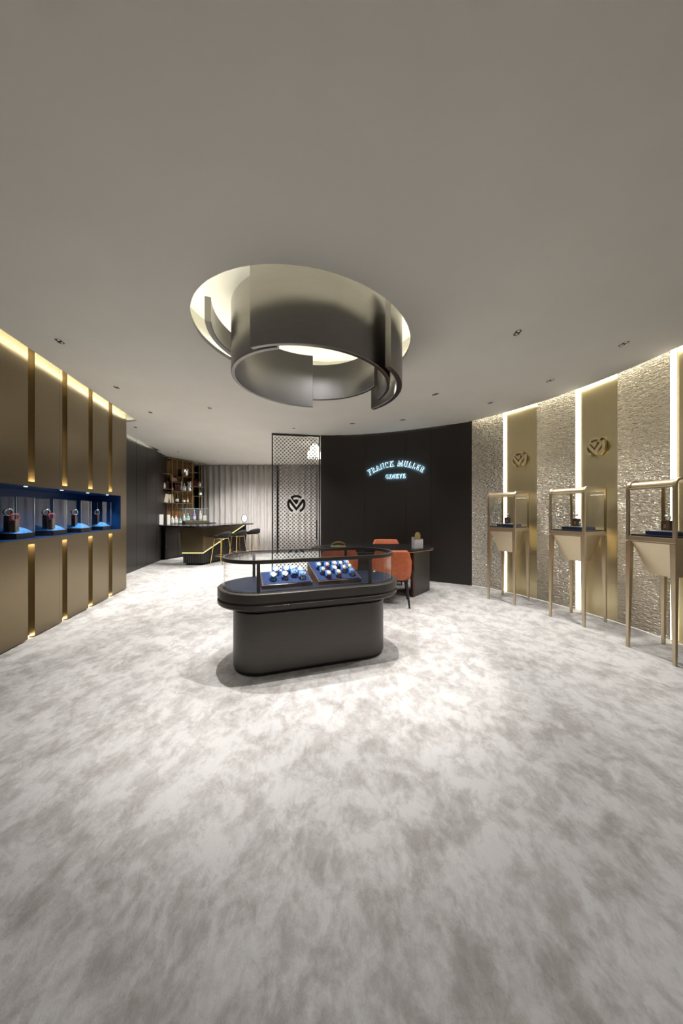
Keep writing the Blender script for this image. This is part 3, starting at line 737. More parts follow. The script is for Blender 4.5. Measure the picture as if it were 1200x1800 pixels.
for (x, y), ang, which, c1, c2 in PC:
    # depth axis (local +y) points at angle ang from world +X: rotate so that local y -> that direction
    rz = radians(ang) - pi / 2
    lab = '%s of the three gold glass topped display cases on thin legs' % which
    if proto is None: proto = o = case_mesh(lab, (x, y, 0), rz)
    else:
        o = copy_tree(proto); o.location = (x, y, 0); o.rotation_euler = (0, 0, rz); o['label'] = lab
    PM = Matrix.Translation((x, y, 0)) @ Matrix.Rotation(rz, 4, 'Z')
    zf = 1.0885
    b_ = thing('display_base', 'square blue velvet base inside the %s gold case' % which, 'display base', PM @ Vector((.0, .02, zf)), rz, 'blue bases in the gold cases')
    mb = MB(); mb.box((0, 0, .016), (.25, .22, .032), bev=.003); mb.build('velvet_block', M['blue_velvet'], b_)
    mb = MB(); mb.box((0, -.02, .0365), (.13, .10, .009), bev=.001); mb.build('top_plate', M['white'], b_)
    p = PM @ Vector((.0, .0, zf + .0412))
    k_ = thing('watch_stand', 'brown block stand inside the %s gold case' % which, 'display stand', p, rz, 'watch stands in the gold cases')
    mb = MB(); mb.box((-.01, 0, .045), (.065, .055, .09), bev=.002); mb.build('block', M['walnut'], k_)
    mb = MB(); mb.box((-.01, -.0285, .04), (.02, .002, .035)); mb.build('badge', M['brass_dull'], k_)
    w = thing('wristwatch', '%s watch standing on the block in the %s gold case' % (c2, which), 'watch', PM @ Vector((-.01, 0, zf + .1315)), rz + .5, 'watches in the gold cases')
    mb = MB(); R_ = .026; rr = []
    for i in range(24):
        a_ = 2 * pi * i / 24; rr.append([((R_ + dr) * cos(a_) * .8, dy, R_ + .001 + (R_ + dr) * sin(a_)) for dr, dy in ((-.003, -.010), (.002, -.010), (.002, .010), (-.003, .010))])
    mb.rings(rr, closed=True); mb.build('strap', M['black_matte'] if which != 'middle' else cm('rose_strap', (.45, .2, .15)), w)
    mb = MB(); mb.lathe([(0, -.006), (.018, -.006), (.020, 0), (.017, .006), (0, .006)], n=18)
    c_ = mb.build('case', M['chrome'], w); c_.location = (0, -.012, R_ * 1.75); c_.rotation_euler = (pi / 2 - .6, 0, 0)
    spot(*(PM @ Vector((.0, -.10, 1.54))), 1.2, 110, .5, radius=.02, name='case_spot')
    if which == 'middle':
        w = thing('wristwatch', 'light blue strap watch leaning beside the block in the middle gold case', 'watch', PM @ Vector((.045, -.02, zf + .0412)), rz, 'watches in the gold cases')
        mb = MB(); mb.box((0, 0, .03), (.016, .008, .06), bev=.003); mb.build('strap', cm('sky_strap', (.1, .4, .6)), w)
        mb = MB(); mb.lathe([(0, -.005), (.014, -.005), (.014, .005), (0, .005)], n=16); c_ = mb.build('case', M['chrome'], w); c_.location = (0, -.008, .035); c_.rotation_euler = (pi / 2, 0, 0)

# ------------------------------------------------------------------ emblem (interlocked letters in a broken circle)
def sector(r0, r1, a0, a1, n=14):
    o_ = [(r1 * cos(radians(a0 + (a1 - a0) * i / n)), r1 * sin(radians(a0 + (a1 - a0) * i / n))) for i in range(n + 1)]
    return o_ + [(r0 * cos(radians(a1 + (a0 - a1) * i / n)), r0 * sin(radians(a1 + (a0 - a1) * i / n))) for i in range(n + 1)]
def emblem_polys():
    mir = lambda P: [(-x, y) for x, y in reversed(P)]
    vl = [(-.86, .50), (-.66, .56), (0, -.36), (0, -.76), (-.66, .06)]
    return [sector(.74, 1, 50, 130), [(-.64, .70), (-.40, .68), (-.24, .42), (-.05, .36), (.16, .36), (.22, .30), (.14, .10), (.03, -.04), (-.04, -.04)], [(-.20, .56), (-.14, .60), (.02, .50), (.10, .62), (.0, .66), (-.1, .66)][:0] or sector(.30, .52, 60, 128, 8),
            sector(.74, 1, 146, 244), sector(.74, 1, -64, 34), vl, mir(vl)]
def make_emblem(name, label, R_, m_, th, c, face, cat='emblem', group=None):
    """flat emblem; local x right, y up, z out of the wall"""
    t = thing(name, label, cat, c, 0, group)
    t.rotation_mode = 'XYZ'
    for P in emblem_polys():
        if len(P) < 3: continue
        mb = MB(); mb.prism([(x * R_, y * R_) for x, y in P], 0, th)
        o = mb.build('emblem_stroke', m_, t); md = o.modifiers.new('bv', 'BEVEL'); md.width = R_ * .02; md.segments = 2; md.limit_method = 'ANGLE'
    t.rotation_euler = Vector(face).to_track_quat('Z', 'Y').to_euler()
    return t
for px, z, lab in ((914.5, 2.115, 'round gold emblem on the gold panel above the farthest display case'), (1050, 2.105, 'round gold emblem on the gold panel above the middle display case')):
    s = bearing(px); t_ = rw_t(s); nrm = Vector((t_[1], -t_[0], 0)); p = rw(s, .018)
    e_ = make_emblem('wall_emblem', lab, .122, M['emblem_gold'], .034, (p[0], p[1], z), nrm, group='round emblems on the right wall')
    mb = MB()
    for q in ((-.07, .02), (.07, .02), (0, .105)): mb.lathe([(0, -.018), (.004, -.018), (.004, 0), (0, 0)], (q[0], q[1], 0), 8)
    mb.build('standoff_pins', M['brass_dull'], e_)

# ------------------------------------------------------------------ illuminated sign (serif capitals)
LT = {}
def R4(x0, y0, x1, y1): return [(x0, y0), (x1, y0), (x1, y1), (x0, y1)]
se = .075
LT['F'] = (.62, [R4(.10, 0, .25, 1), R4(0, 0, .35, se), R4(0, 1 - se, .62, 1), [(.54, 1), (.62, 1), (.62, .74), (.59, .74)], R4(.25, .49, .46, .54), R4(.43, .40, .48, .63)])
LT['E'] = (.66, LT['F'][1] + [R4(.10, 0, .66, se), [(.58, 0), (.66, 0), (.66, .28), (.63, .28)]])
LT['R'] = (.74, [R4(.10, 0, .25, 1), R4(0, 0, .35, se), R4(0, 1 - se, .40, 1), R4(.25, .48, .42, .53)] + [[(.40 + .22 * cos(radians(a)) * k_ + .0, .745 + .255 * sin(radians(a)) * k2) for a, k_, k2 in [(90 - 18 * i, 1, 1) for i in range(11)] + [(-90 + 18 * i, .36, .8) for i in range(11)]]] + [[(.36, .50), (.50, .50), (.66, .04), (.76, .04), (.76, 0), (.54, 0)]])
LT['A'] = (.78, [[(.36, 1), (.44, 1), (.74, 0), (.57, 0)], [(.36, 1), (.40, .90), (.13, 0), (.08, 0)], R4(.20, .30, .56, .35), R4(0, 0, .24, se), R4(.48, 0, .82, se)])
LT['N'] = (.80, [R4(.12, 0, .17, 1), R4(.66, 0, .71, 1), [(.05, 1), (.23, 1), (.71, 0), (.62, 0), (.62, .04)], R4(0, 0, .29, se), R4(.54, 1 - se, .83, 1)])
LT['C'] = (.74, [[(.38 + .38 * cos(radians(a)) * k_, .5 + .52 * sin(radians(a)) * k2) for a, k_, k2 in [(48 + 264 * i / 20, 1, 1) for i in range(21)] + [(312 - 264 * i / 20, .60, .88) for i in range(21)]], [(.60, .98), (.66, .98), (.66, .68), (.62, .68)]])
LT['G'] = (.80, LT['C'][1] + [R4(.53, .04, .67, .42), R4(.45, .39, .76, .44)])
LT['K'] = (.80, [R4(.10, 0, .25, 1), R4(0, 0, .35, se), R4(0, 1 - se, .35, 1), [(.25, .42), (.25, .34), (.68, .97), (.62, .97)], [(.34, .52), (.46, .64), (.80, 0), (.60, 0)], R4(.50, 1 - se, .80, 1), R4(.52, 0, .86, se)])
LT['M'] = (.98, [R4(.12, 0, .17, 1), R4(.72, 0, .87, 1), [(.05, 1), (.24, 1), (.52, .12), (.43, 0)], [(.43, 0), (.48, 0), (.80, 1), (.74, 1)], R4(0, 0, .29, se), R4(.62, 0, .97, se), R4(.74, 1 - se, .97, 1)])
LT['U'] = (.80, [R4(.10, .28, .25, 1), R4(.64, .28, .69, 1), [(.395 + .295 * cos(radians(a)) * k_, .28 + .29 * sin(radians(a)) * k2) for a, k_, k2 in [(180 + 18 * i, 1, 1) for i in range(11)] + [(360 - 18 * i, .66 if False else .62, .80) for i in range(11)]], R4(0, 1 - se, .35, 1), R4(.54, 1 - se, .80, 1)])
LT['L'] = (.64, [R4(.10, 0, .25, 1), R4(0, 1 - se, .35, 1), R4(0, 0, .64, se), [(.56, 0), (.64, 0), (.64, .30), (.61, .30)]])
LT['V'] = (.78, [[(.04, 1), (.22, 1), (.46, .0), (.38, 0)], [(.38, 0), (.44, 0), (.70, 1), (.65, 1)], R4(0, 1 - se, .30, 1), R4(.54, 1 - se, .80, 1)])
s_mid = bearing(695); pm = rw(s_mid, 0); tm = rw_t(s_mid)
nrm = Vector((tm[1], -tm[0], 0))
sign = thing('wall_sign', 'arched sign of dark serif letters with a pale blue halo on the dark wall', 'sign', (pm[0], pm[1], 2.08))
SIGN_INV = root_matrix(sign).inverted()
def place_text(txt, hgt, arcR, cy, gapf, wsc=1., zoff=.034):
    """letters along an arc (or straight), each following the curve of the wall at zoff in front of it"""
    ws = [(LT[c][0] * wsc if c != ' ' else .5) for c in txt]
    tot = (sum(ws) + gapf * (len(txt) - 1)) * hgt; x = -tot / 2
    for c, w in zip(txt, ws):
        wc = w * hgt
        if c != ' ':
            xm = x + wc / 2
            if arcR: a_ = xm / arcR; px_, py_, ro = arcR * sin(a_), cy + arcR * cos(a_) - arcR, -a_
            else: px_, py_, ro = xm, cy, 0
            for nm, mm, z0, z1 in (('letter', M['black'], zoff, zoff + .012), ('halo_light', M['led_sign'], zoff - .0045, zoff - .002)):
                mb = MB()
                for i, P in enumerate(LT[c][1]):
                    Q = []
                    for lx, ly in P:
                        lx, ly = (lx - LT[c][0] / 2) * wsc * hgt, ly * hgt
                        Q.append((px_ + lx * cos(ro) - ly * sin(ro), py_ + lx * sin(ro) + ly * cos(ro)))
                    def on_plane(q, zz):
                        g = rw(s_mid + q[0], zz); return (g[0], g[1], 2.08 + q[1])
                    mb.rings([[on_plane(q, z0 + i * .00015) for q in Q], [on_plane(q, z1 + i * .00015) for q in Q]], smooth=False)
                mb.v = [tuple(SIGN_INV @ Vector(p)) for p in mb.v]
                mb.build(nm, mm, sign)
        x += wc + gapf * hgt
place_text('FRANCK MULLER', .108, .95, .125, .075, 1.0)
place_text('GENEVE', .082, None, -.115, .12, .98)

# ------------------------------------------------------------------ patterned screen
SA, SB = Vector((-1.404, 6.30, 0)), Vector((-.445, 6.50, 0))
sd = (SB - SA); sw = sd.length; sdir = sd.normalized(); srz = atan2(sd.y, sd.x)
screen = thing('patterned_glass_screen', 'ceiling high screen of dark lattice on glass in a black frame beside the dark wall', 'screen', SA, srz)
mb = MB(); mb.b2(0, .024, -.02, .02, 0, H - .005); mb.build('frame_post', M['black'], screen)
mb = MB(); mb.b2(sw - .024, sw, -.02, .02, 0, H - .005); mb.build('frame_post', M['black'], screen)
mb = MB(); mb.b2(.024, sw - .024, -.02, .02, H - .035, H - .005); mb.build('top_rail', M['black'], screen)
mb = MB(); mb.b2(.024, sw - .024, -.02, .02, 0, .04); mb.build('bottom_rail', M['black'], screen)
mb = MB(); mb.b2(.024, sw - .024, .004, .010, .04, H - .035); mb.build('pane', M['glass'], screen)
cell = .0385; ns = 16; mb = MB(); vs = []; fs = []; hole = cell * .93
j = 0; z = .04 + cell
zc = 1.3 + (900 - 886) * 6.38 / 550; xc = sw * .5 - .0
jj = 0
while z < H - .035 - cell * .6:
    x = .024 + cell + (cell if jj % 2 else 0)
    while x < sw - .024 - cell * .6:
        if not (abs(x - xc) < .19 and abs(z - zc) < .19):
            o = len(vs); 
            for k_ in range(ns):
                a_ = 2 * pi * k_ / ns; ca, sa = cos(a_), sin(a_)
                q = cell * 1.0 / (abs(ca) + abs(sa))      # diamond boundary |x|+|z| = cell
                hr = min(q * .995, cell * .69)
                vs += [(x + q * ca, 0, z + q * sa), (x + hr * ca, 0, z + hr * sa)]
            fs += [(o + 2 * k_, o + 2 * ((k_ + 1) % ns), o + 2 * ((k_ + 1) % ns) + 1, o + 2 * k_ + 1) for k_ in range(ns)]
        x += 2 * cell
    z += cell; jj += 1
mb.add(vs, fs); lat = mb.build('lattice', mat('lattice_dark', (.03, .025, .022), .5), screen)
md = lat.modifiers.new('s', 'SOLIDIFY'); md.thickness = .003; md.offset = 0
mb = MB(); mb.tube([(sw - .075, -.05, .74), (sw - .075, -.05, 1.14)], .012, 10); mb.tube([(sw - .075, -.05, .80), (sw - .075, .0, .80)], .008, 8); mb.tube([(sw - .075, -.05, 1.08), (sw - .075, .0, 1.08)], .008, 8)
mb.build('pull_handle', M['black'], screen)
pc = SA + sdir * xc + Vector((sdir.y, -sdir.x, 0)) * .012
make_emblem('screen_emblem', 'round black emblem at the middle of the patterned screen', .186, M['black'], .012, (pc.x, pc.y, zc), (sdir.y, -sdir.x, 0))

# crystal lamp seen behind the screen
ch = thing('crystal_chandelier', 'lit crystal chandelier behind the top right of the patterned screen', 'chandelier', (-.62, 7.25, H))
mb = MB(); mb.lathe([(0, 0), (.10, 0), (.10, -.02), (0, -.02)], n=20); mb.build('ceiling_plate', M['chrome'], ch)
mb = MB()
for k_, (r_, z0, z1) in enumerate(((.05, -.02, -.12), (.10, -.08, -.22), (.16, -.18, -.34))):
    for i in range(8 + 5 * k_):
        a_ = 2 * pi * i / (8 + 5 * k_); mb.tube([(r_ * cos(a_), r_ * sin(a_), z0), (r_ * cos(a_), r_ * sin(a_), z1)], .009, 6)
mb.build('crystals', M['crystal'], ch); mb = MB(); mb.tube([(0, 0, -.02), (0, 0, -.3)], .01, 8); mb.build('stem', M['chrome'], ch)
ringz = MB()
for r_, z0 in ((.05, -.02), (.10, -.08), (.16, -.18)): ringz.tube([(r_ * cos(2 * pi * i / 24), r_ * sin(2 * pi * i / 24), z0) for i in range(24)], .004, 6, closed=True)
for k_ in range(4): ringz.tube([(0, 0, -.05), (.16 * cos(k_ * pi / 2), .16 * sin(k_ * pi / 2), -.18)], .003, 6)
ringz.build('hoops', M['chrome'], ch)

# ------------------------------------------------------------------ curtains
def curtain(p0, p1, lab, ph):
    t = Vector((p1[0] - p0[0], p1[1] - p0[1], 0)); L_ = t.length; t.normalize(); nn = Vector((-t.y, t.x, 0))
    n = int(L_ / .018); vs = []; zs = (.01, .7, 1.5, 2.3, H - .005)
    for i in range(n + 1):
        x = L_ * i / n
        for z in zs:
            am = .045 * (.75 + .25 * z / H)
            d_ = am * sin(x * 2 * pi / .19 + .5 * sin(x * 3 + ph) + ph) + .02 * sin(x * 2 * pi / .47 + ph + z * .15)
            q = Vector((p0[0], p0[1], 0)) + t * (x + .012 * sin(x * 60)) + nn * d_; vs.append((q.x, q.y, z))
    k_ = len(zs); mb = MB(); mb.add(vs, [(i * k_ + j, (i + 1) * k_ + j, (i + 1) * k_ + j + 1, i * k_ + j + 1) for i in range(n) for j in range(k_ - 1)], True)
    o = mb.build('curtain', M['curtain']); md = o.modifiers.new('s', 'SOLIDIFY'); md.thickness = .003
    tag(o, lab, 'curtain', 'grey curtains at the far end')
curtain((-4.75, 10.55), (-2.15, 10.48), 'long grey pleated curtain behind the bar', 0.)
curtain((-2.13, 10.48), (-.42, 10.44), 'grey pleated curtain seen through the patterned screen', 1.3)

# ------------------------------------------------------------------ desk group
def round_poly(P, r_, n=6):
    out = []
    for i, p in enumerate(P):
        a_, b_ = Vector(P[i - 1]), Vector(P[(i + 1) % len(P)]); p = Vector(p)
        d0, d1 = (a_ - p), (b_ - p); rr = min(r_, d0.length * .45, d1.length * .45); q0, q1 = p + d0.normalized() * rr, p + d1.normalized() * rr
        for k_ in range(n + 1):
            t = k_ / n; out.append(tuple((1 - t) ** 2 * q0 + 2 * t * (1 - t) * p + t * t * q1))
    return out
desk = thing('consultation_desk', 'black desk with rounded corners in front of the dark wall', 'desk', (.5, 4.95, 0))
top = round_poly([(-.55, 4.95), (-.10, 4.62), (.95, 4.50), (1.50, 4.92), (1.52, 5.25), (1.20, 5.45), (-.20, 5.45)], .22)
mb = MB(); mb.prism(top, .715, .745); o = mb.build('desk_top', M['black'], desk, world=True)
inner = [(.5 + (x - .5) * .965, 4.98 + (y - 4.98) * .965) for x, y in top]
mb = MB(); mb.prism(inner, .700, .715); mb.build('brass_edge', M['brass_dull'], desk, world=True)
d = Vector((.35, .42, 0)); L_ = d.length; d.normalize()
mb = MB(); mb.box((1.10 + d.x * L_ / 2, 4.80 + d.y * L_ / 2, .350), (L_, .045, .70), rz=atan2(d.y, d.x), bev=.004); mb.build('side_panel', M['dark_bronze'], desk, world=True)
mb = MB(); mb.box((1.10 - .012, 4.80 - .006, .35), (.05, .05, .70), rz=atan2(d.y, d.x), bev=.008); mb.build('panel_edge', mat('red_brown_lacquer', (.06, .012, .008), .15), desk, world=True)
mb = MB(); mb.box((-.15, 5.15, .350), (.045, .46, .70), rz=.25, bev=.004); mb.build('side_panel', M['dark_bronze'], desk, world=True)
mb = MB(); mb.box((.5, 5.33, .42), (1.3, .03, .55)); mb.build('modesty_panel', M['dark_bronze'], desk, world=True)

def make_chair(loc, rz, lab):
    """tub dining chair; local -y is the back"""
    t = thing('dining_chair', lab, 'chair', loc, rz, 'orange tub chairs at the desk')
    # shell: outer and inner skins of a U shaped backrest with arms
    n = 28; zs = [0, .35, .7, 1.]
    def rad(a_): return .275, .265
    rings_ = []
    for i in range(n + 1):
        th = radians(-200 + 220 * i / n) if False else radians(180 + 8 - (-0)) if False else 0
    mb = MB(); rr = []
    for i in range(n + 1):
        a_ = radians(170 + 200 * i / n)                 # from left arm, round the back (-y), to the right arm
        back = max(0, -sin(a_)) ** .55 if -sin(a_) > 0 else 0
        zt = .635 + .145 * min(1, max(0, (back - .55) / .3)) ** 1.0
        sup = lambda q, e_: (abs(q) ** e_) * (1 if q > 0 else -1)
        cx, cy = .275 * sup(cos(a_), .62), .255 * sup(sin(a_), .62)
        ix, iy = .235 * sup(cos(a_), .62), .205 * sup(sin(a_), .62)
        fl = 1.0
        low, taper = .375, .93
        rr.append([(cx * taper, cy * taper, low), (cx, cy, low + .10), (cx * 1.02, cy * 1.04, zt - .03), (cx * 1.0, cy * 1.02, zt - .006), ((cx + ix) / 2, (cy + iy) / 2, zt), (ix, iy, zt - .02), (ix * .98, iy * .96, .47), (ix * .95, iy * .92, low)])
    mb.rings(rr, smooth=True); mb.build('backrest', M['orange'], t)
    mb = MB(); mb.box((0, .03, .415), (.46, .46, .10), bev=.03); sm_ = mb.build('seat', M['orange'], t)
    mb = MB(); mb.box((0, .0, .362), (.44, .42, .022), bev=.004); mb.build('seat_frame', M['black_matte'], t)
    for sx, sy in ((-1, -1), (1, -1), (1, 1), (-1, 1)):
        mb = MB(); mb.tube([(sx * .195, sy * .18, .352), (sx * .235, sy * .225, 0)], [.021, .012], 8); mb.build('leg', M['black_matte'], t)
    return t
ca = make_chair((.715, 4.47, 0), radians(-8), 'orange leather tub chair at the right, its back to the glass showcase')
cb = copy_tree(ca); cb.location = (-.045, 4.60, 0); cb.rotation_euler = (0, 0, radians(6)); cb['label'] = 'orange leather tub chair seen through the left half of the showcase glass'
cc_ = copy_tree(ca); cc_.location = (.84, 5.78, 0); cc_.rotation_euler = (0, 0, radians(178)); cc_['label'] = 'orange leather tub chair behind the desk, only its top showing'

# small gold name plate
g = thing('desk_sign', 'small arched gold letter sign on the left of the desk', 'sign', (-.05, 5.0, .745), .05)
mb = MB(); mb.box((0, 0, .006), (.24, .055, .012), bev=.002); mb.build('base', M['sign_gold'], g)
mb = MB(); mb.rings([[(x, y, z) for x, z in [(.115 * cos(radians(q)), .012 + .07 * sin(radians(q))) for q in range(20, 161, 10)] + [(.105 * cos(radians(q)), .012 + .052 * sin(radians(q))) for q in range(160, 19, -10)]] for y in (-.006, .006)], smooth=False); mb.build('arch', M['sign_gold'], g)
x = 0
for i, c in enumerate('FRANCKMULLER'):
    a_ = radians(152 - 124 * i / 11); mb = MB(); h = .017
    for P in LT[c][1]:
        Q = []
        for lx, ly in P:
            lx, ly = (lx - .37) * h, ly * h
            r_ = a_ - pi / 2
            Q.append((.108 * cos(a_) + lx * cos(r_) - ly * sin(r_), .014 + .060 * sin(a_) + lx * sin(r_) + ly * cos(r_)))
        mb.rings([[(qx, -.010, qz) for qx, qz in Q], [(qx, -.006, qz) for qx, qz in Q]], smooth=False)
    mb.build('letter', M['sign_gold'], g)
for i, c in enumerate('GENEVE'):
    mb = MB(); h = .013
    for P in LT[c][1]: mb.rings([[(-.034 + i * .0125 + lx * h, yy, .016 + ly * h) for lx, ly in P] for yy in (-.006, -.001)], smooth=False)
    mb.build('letter', M['sign_gold'], g)
# brochure holder with gold oval card
hb = thing('brochure_holder', 'clear acrylic holder on the right end of the desk', 'holder', (1.17, 4.83, .745), .5)
mb = MB(); mb.b2(-.085, .085, -.035, -.031, 0, .13); mb.b2(-.085, .085, .031, .035, 0, .17); mb.b2(-.085, -.081, -.031, .031, 0, .14); mb.b2(.081, .085, -.031, .031, 0, .14); mb.b2(-.081, .081, -.031, .031, 0, .004)
mb.build('holder_body', M['acrylic'], hb)
cd = thing('gold_card', 'oblong gold card with a faceted outline standing in the acrylic holder', 'card', (1.175, 4.835, .750), .5)
mb = MB(); P = [(-.035, 0), (.035, 0), (.052, .05), (.052, .19), (.04, .225), (0, .24), (-.04, .225), (-.052, .19), (-.052, .05)]
mb.rings([[(x, y, z) for x, z in P] for y in (-.006, .006)], smooth=False); mb.build('card', mat('gold_card_face', (.32, .26, .10), .5, .3), cd)

# ------------------------------------------------------------------ bar
L0, C0, R0 = (-3.87, 7.65), (-3.39, 7.65), (-2.84, 9.3)
bar = thing('bar_counter', 'bar counter with dark marble top and a glowing slanted gold front', 'bar counter', (-3.4, 8.3, 0))
foot = [L0, C0, R0, (-3.45, 9.45)]
mb = MB(); mb.prism(foot, .05, .93); mb.build('fluted_base', M['dark_bronze'], bar, world=True)
mb = MB(); mb.prism([(-3.82, 7.70), (-3.43, 7.70), (-2.90, 9.25), (-3.42, 9.38)], 0, .05); mb.build('plinth', M['black_matte'], bar, world=True)
def flutes(p, q, z0, z1f, nm='fluting'):
    d = Vector((q[0] - p[0], q[1] - p[1])); n = int(d.length / .05); mb = MB()
    for i in range(n):
        c_ = Vector(p) + d * ((i + .5) / n); z1 = z1f((i + .5) / n)
        mb.prism([(c_.x + .021 * cos(a_), c_.y + .021 * sin(a_)) for a_ in [2 * pi * k_ / 8 for k_ in range(8)]], z0, z1, True)
    mb.build(nm, M['black'], bar, world=True)
flutes(L0, C0, .05, lambda t: .30)
flutes(C0, R0, .05, lambda t: .30 + .63 * min(1, t / .92))
# gold body: short face, long face with rising lower edge
def offp(p, d): return (p[0] + d[0], p[1] + d[1])
n1 = (0, -.045); n2 = (.043, -.0143)
def E_(t): return (C0[0] + (R0[0] - C0[0]) * t, C0[1] + (R0[1] - C0[1]) * t)
mb = MB()
c_lo = (C0[0] + .028, C0[1] - .045); e92 = offp(E_(.92), n2); e0 = offp(E_(0), n2)
l_lo = (L0[0] - .0, L0[1] - .045); l_hi = (L0[0] - .075, L0[1] - .045)
ZB = .31; ZH = .929
v_ = [(*l_lo, ZB), (*c_lo, ZB), (*e92, ZH), (*c_lo, ZH), (*l_hi, ZH),
      (L0[0], L0[1], ZB), (C0[0], C0[1], ZB), (*E_(.92), ZH), (C0[0], C0[1], ZH), (L0[0] - .075, L0[1], ZH)]
mb.add(v_, [(0, 1, 3, 4), (1, 2, 3), (0, 5, 6, 1), (1, 6, 7, 2), (0, 4, 9, 5), (4, 3, 8, 9), (3, 2, 7, 8)])
mb.prism([(L0[0] - .075, L0[1]), (L0[0], L0[1]), (L0[0], L0[1] + .6), (L0[0] - .075, L0[1] + .6)], .75, .929)
mb.build('gold_front', M['bronze'], bar, world=True)
mb = MB()
def ledbar(p, q, r_=.012): mb.tube([p, q], r_, 6)
ledbar((l_lo[0], l_lo[1] - .004, ZB - .006), (c_lo[0], c_lo[1] - .004, ZB - .006)); ledbar((c_lo[0] + .003, c_lo[1] - .004, ZB - .006), (e92[0] + .004, e92[1], ZH - .006))
mb.build('light_strip', M['led_bar'], bar, world=True)
mb = MB(); tp = round_poly([(-4.70, 8.02), (-3.42, 7.33), (-3.2, 7.45), (-2.62, 9.35), (-2.75, 9.50), (-3.35, 9.55), (-3.9, 8.35), (-4.76, 8.50)], .05, 3)
mb.prism(tp, .93, .965); mb.build('counter_top', M['marble'], bar, world=True)

# back counter and shelf unit
SD = Vector((.3462, .9382, 0)); SN = Vector((.9382, -.3462, 0))     # along the shelf, out to the room
S0 = Vector((-7.936 + .369 * 8.346, 8.346, 0))
def SP(s, off, z): q = S0 + SD * s + SN * off; return Vector((q.x, q.y, z))
def sarc(px):
    r_ = (px - 600) / 550; Y = 7.936 / (.369 - r_); return (Y - 8.346) / .938
srz = atan2(SD.y, SD.x)
back = thing('back_counter', 'dark low cabinet with a black top under the bar shelves', 'cabinet', S0, srz)
# local x along, local y = away from the room (left of the direction)
mb = MB(); mb.b2(.16, 1.86, -.0, .38, .04, .93); mb.build('cabinet_body', M['black'], back)
mb = MB(); mb.b2(.18, 1.84, .02, .36, 0, .04); mb.build('plinth', M['black_matte'], back)
for i in range(4):
    mb = MB(); mb.b2(.165 + i * .42, .165 + i * .42 + .41, -.018, -.0005, .05, .92); dr = mb.build('door', M['dark_wall'], back)
    mb = MB(); mb.b2(.165 + i * .42 + .015, .165 + i * .42 + .027, -.028, -.0185, .30, .70); mb.build('handle', M['brass_dull'], dr)
mb = MB(); mb.b2(.10, 1.92, -.17, .40, .93, .963); mb.build('counter_top', M['marble'], back)
# little floor lamps by the cabinet foot

shelf = thing('bar_shelf_unit', 'tall brass framed open shelf unit full of bottles and ornaments behind the bar', 'shelf unit', SP(0, -.12, .964), srz)
PX = [280, 289, 308, 326.6, 343.7, 355.6, 368]; SX = [sarc(p) for p in PX]
ZT = 2.85 - .964; DP = .24
def post(s, y): mb = MB(); mb.b2(s - .009, s + .009, y - .009, y + .009, 0, ZT); mb.build('post', M['brass_dull'], shelf)
for s in SX:
    post(s, .009)
    post(s, DP - .009)
mb = MB()
for y in (.009, DP - .009): mb.b2(SX[0], SX[-1], y - .009, y + .009, ZT - .018, ZT)
mb.build('top_frame', M['brass_dull'], shelf)
LV = {0: [1.93, 1.55], 1: [2.37, 1.945, 1.56], 2: [2.167, 1.90, 1.56], 3: [2.36, 1.92, 1.56], 4: [2.525, 2.09, 1.795], 5: [2.09, 1.80]}
for b_, zs in LV.items():
    for z in zs:
        mb = MB(); mb.b2(SX[b_] + .009, SX[b_ + 1] - .009, .0, DP, z - .964 - .012, z - .964); mb.build('shelf_board', M['brass_dull'], shelf)
mb = MB(); mb.b2(SX[1], SX[4], DP - .004, DP, 0, 1.56 - .964); mb.build('amber_back_panel', M['wood_slat'], shelf)
mb = MB(); mb.b2(SX[0], SX[1], DP - .004, DP, 0, ZT); mb.b2(SX[1], SX[4], DP - .004, DP, 1.56 - .964, ZT); mb.b2(SX[4], SX[5], DP - .004, DP, 0, ZT); mb.build('dark_back_panel', M['smoked_mirror'], shelf)

SHM = Matrix.Translation(shelf.location) @ Matrix.Rotation(srz, 4, 'Z')
def on_shelf(b_, f, z, y=.11):
    s = SX[b_] + (SX[b_ + 1] - SX[b_]) * f; p = SHM @ Vector((s, y, 0)); return (p.x, p.y, z + .0005)
def bottle(loc, lab, h, r_, m_, cap, cat='bottle', grp='bottles on the bar shelves'):
    t = thing('bottle', lab, cat, loc, srz, grp)
    mb = MB(); mb.lathe([(0, 0), (r_ * .9, 0), (r_, h * .04), (r_, h * .52), (r_ * .8, h * .62), (r_ * .32, h * .74), (r_ * .30, h * .90), (0, h * .90)], n=16); mb.build('bottle_body', m_, t)
    mb = MB(); mb.lathe([(0, h * .90), (r_ * .36, h * .90), (r_ * .36, h), (0, h)], n=12); mb.build('cap', cap, t)
    mb = MB(); mb.lathe([(r_ * 1.01, h * .14), (r_ * 1.01, h * .42)], n=16); mb.v = mb.v; mb.build('paper_label', M['white'], t)
    return t
dk = cm('dark_glass', (.015, .02, .012), .1); am = cm('amber_liquor', (.30, .11, .02), .12); cl = cm('pale_bottle', (.6, .57, .5), .2); bl = cm('teal_bottle', (.1, .42, .5), .2); rd = cm('red_cap', (.5, .02, .08), .3); pu = cm('violet_label', (.25, .2, .5), .3)
bottle(on_shelf(1, .45, 1.945), 'white flask bottle on the second bay of the bar shelves', .26, .06, cl, cl)
bottle(on_shelf(2, .72, 1.56), 'dark green bottle on the middle lower shelf behind the bar', .30, .045, dk, M['brass'])
bottle(on_shelf(2, .35, 1.90, .15), 'small amber bottle on the third bay upper shelf', .20, .035, am, M['black'])
bottle(on_shelf(3, .15, 1.92), 'golden necked white bottle on the fourth bay of the bar shelves', .30, .05, cl, M['brass'])
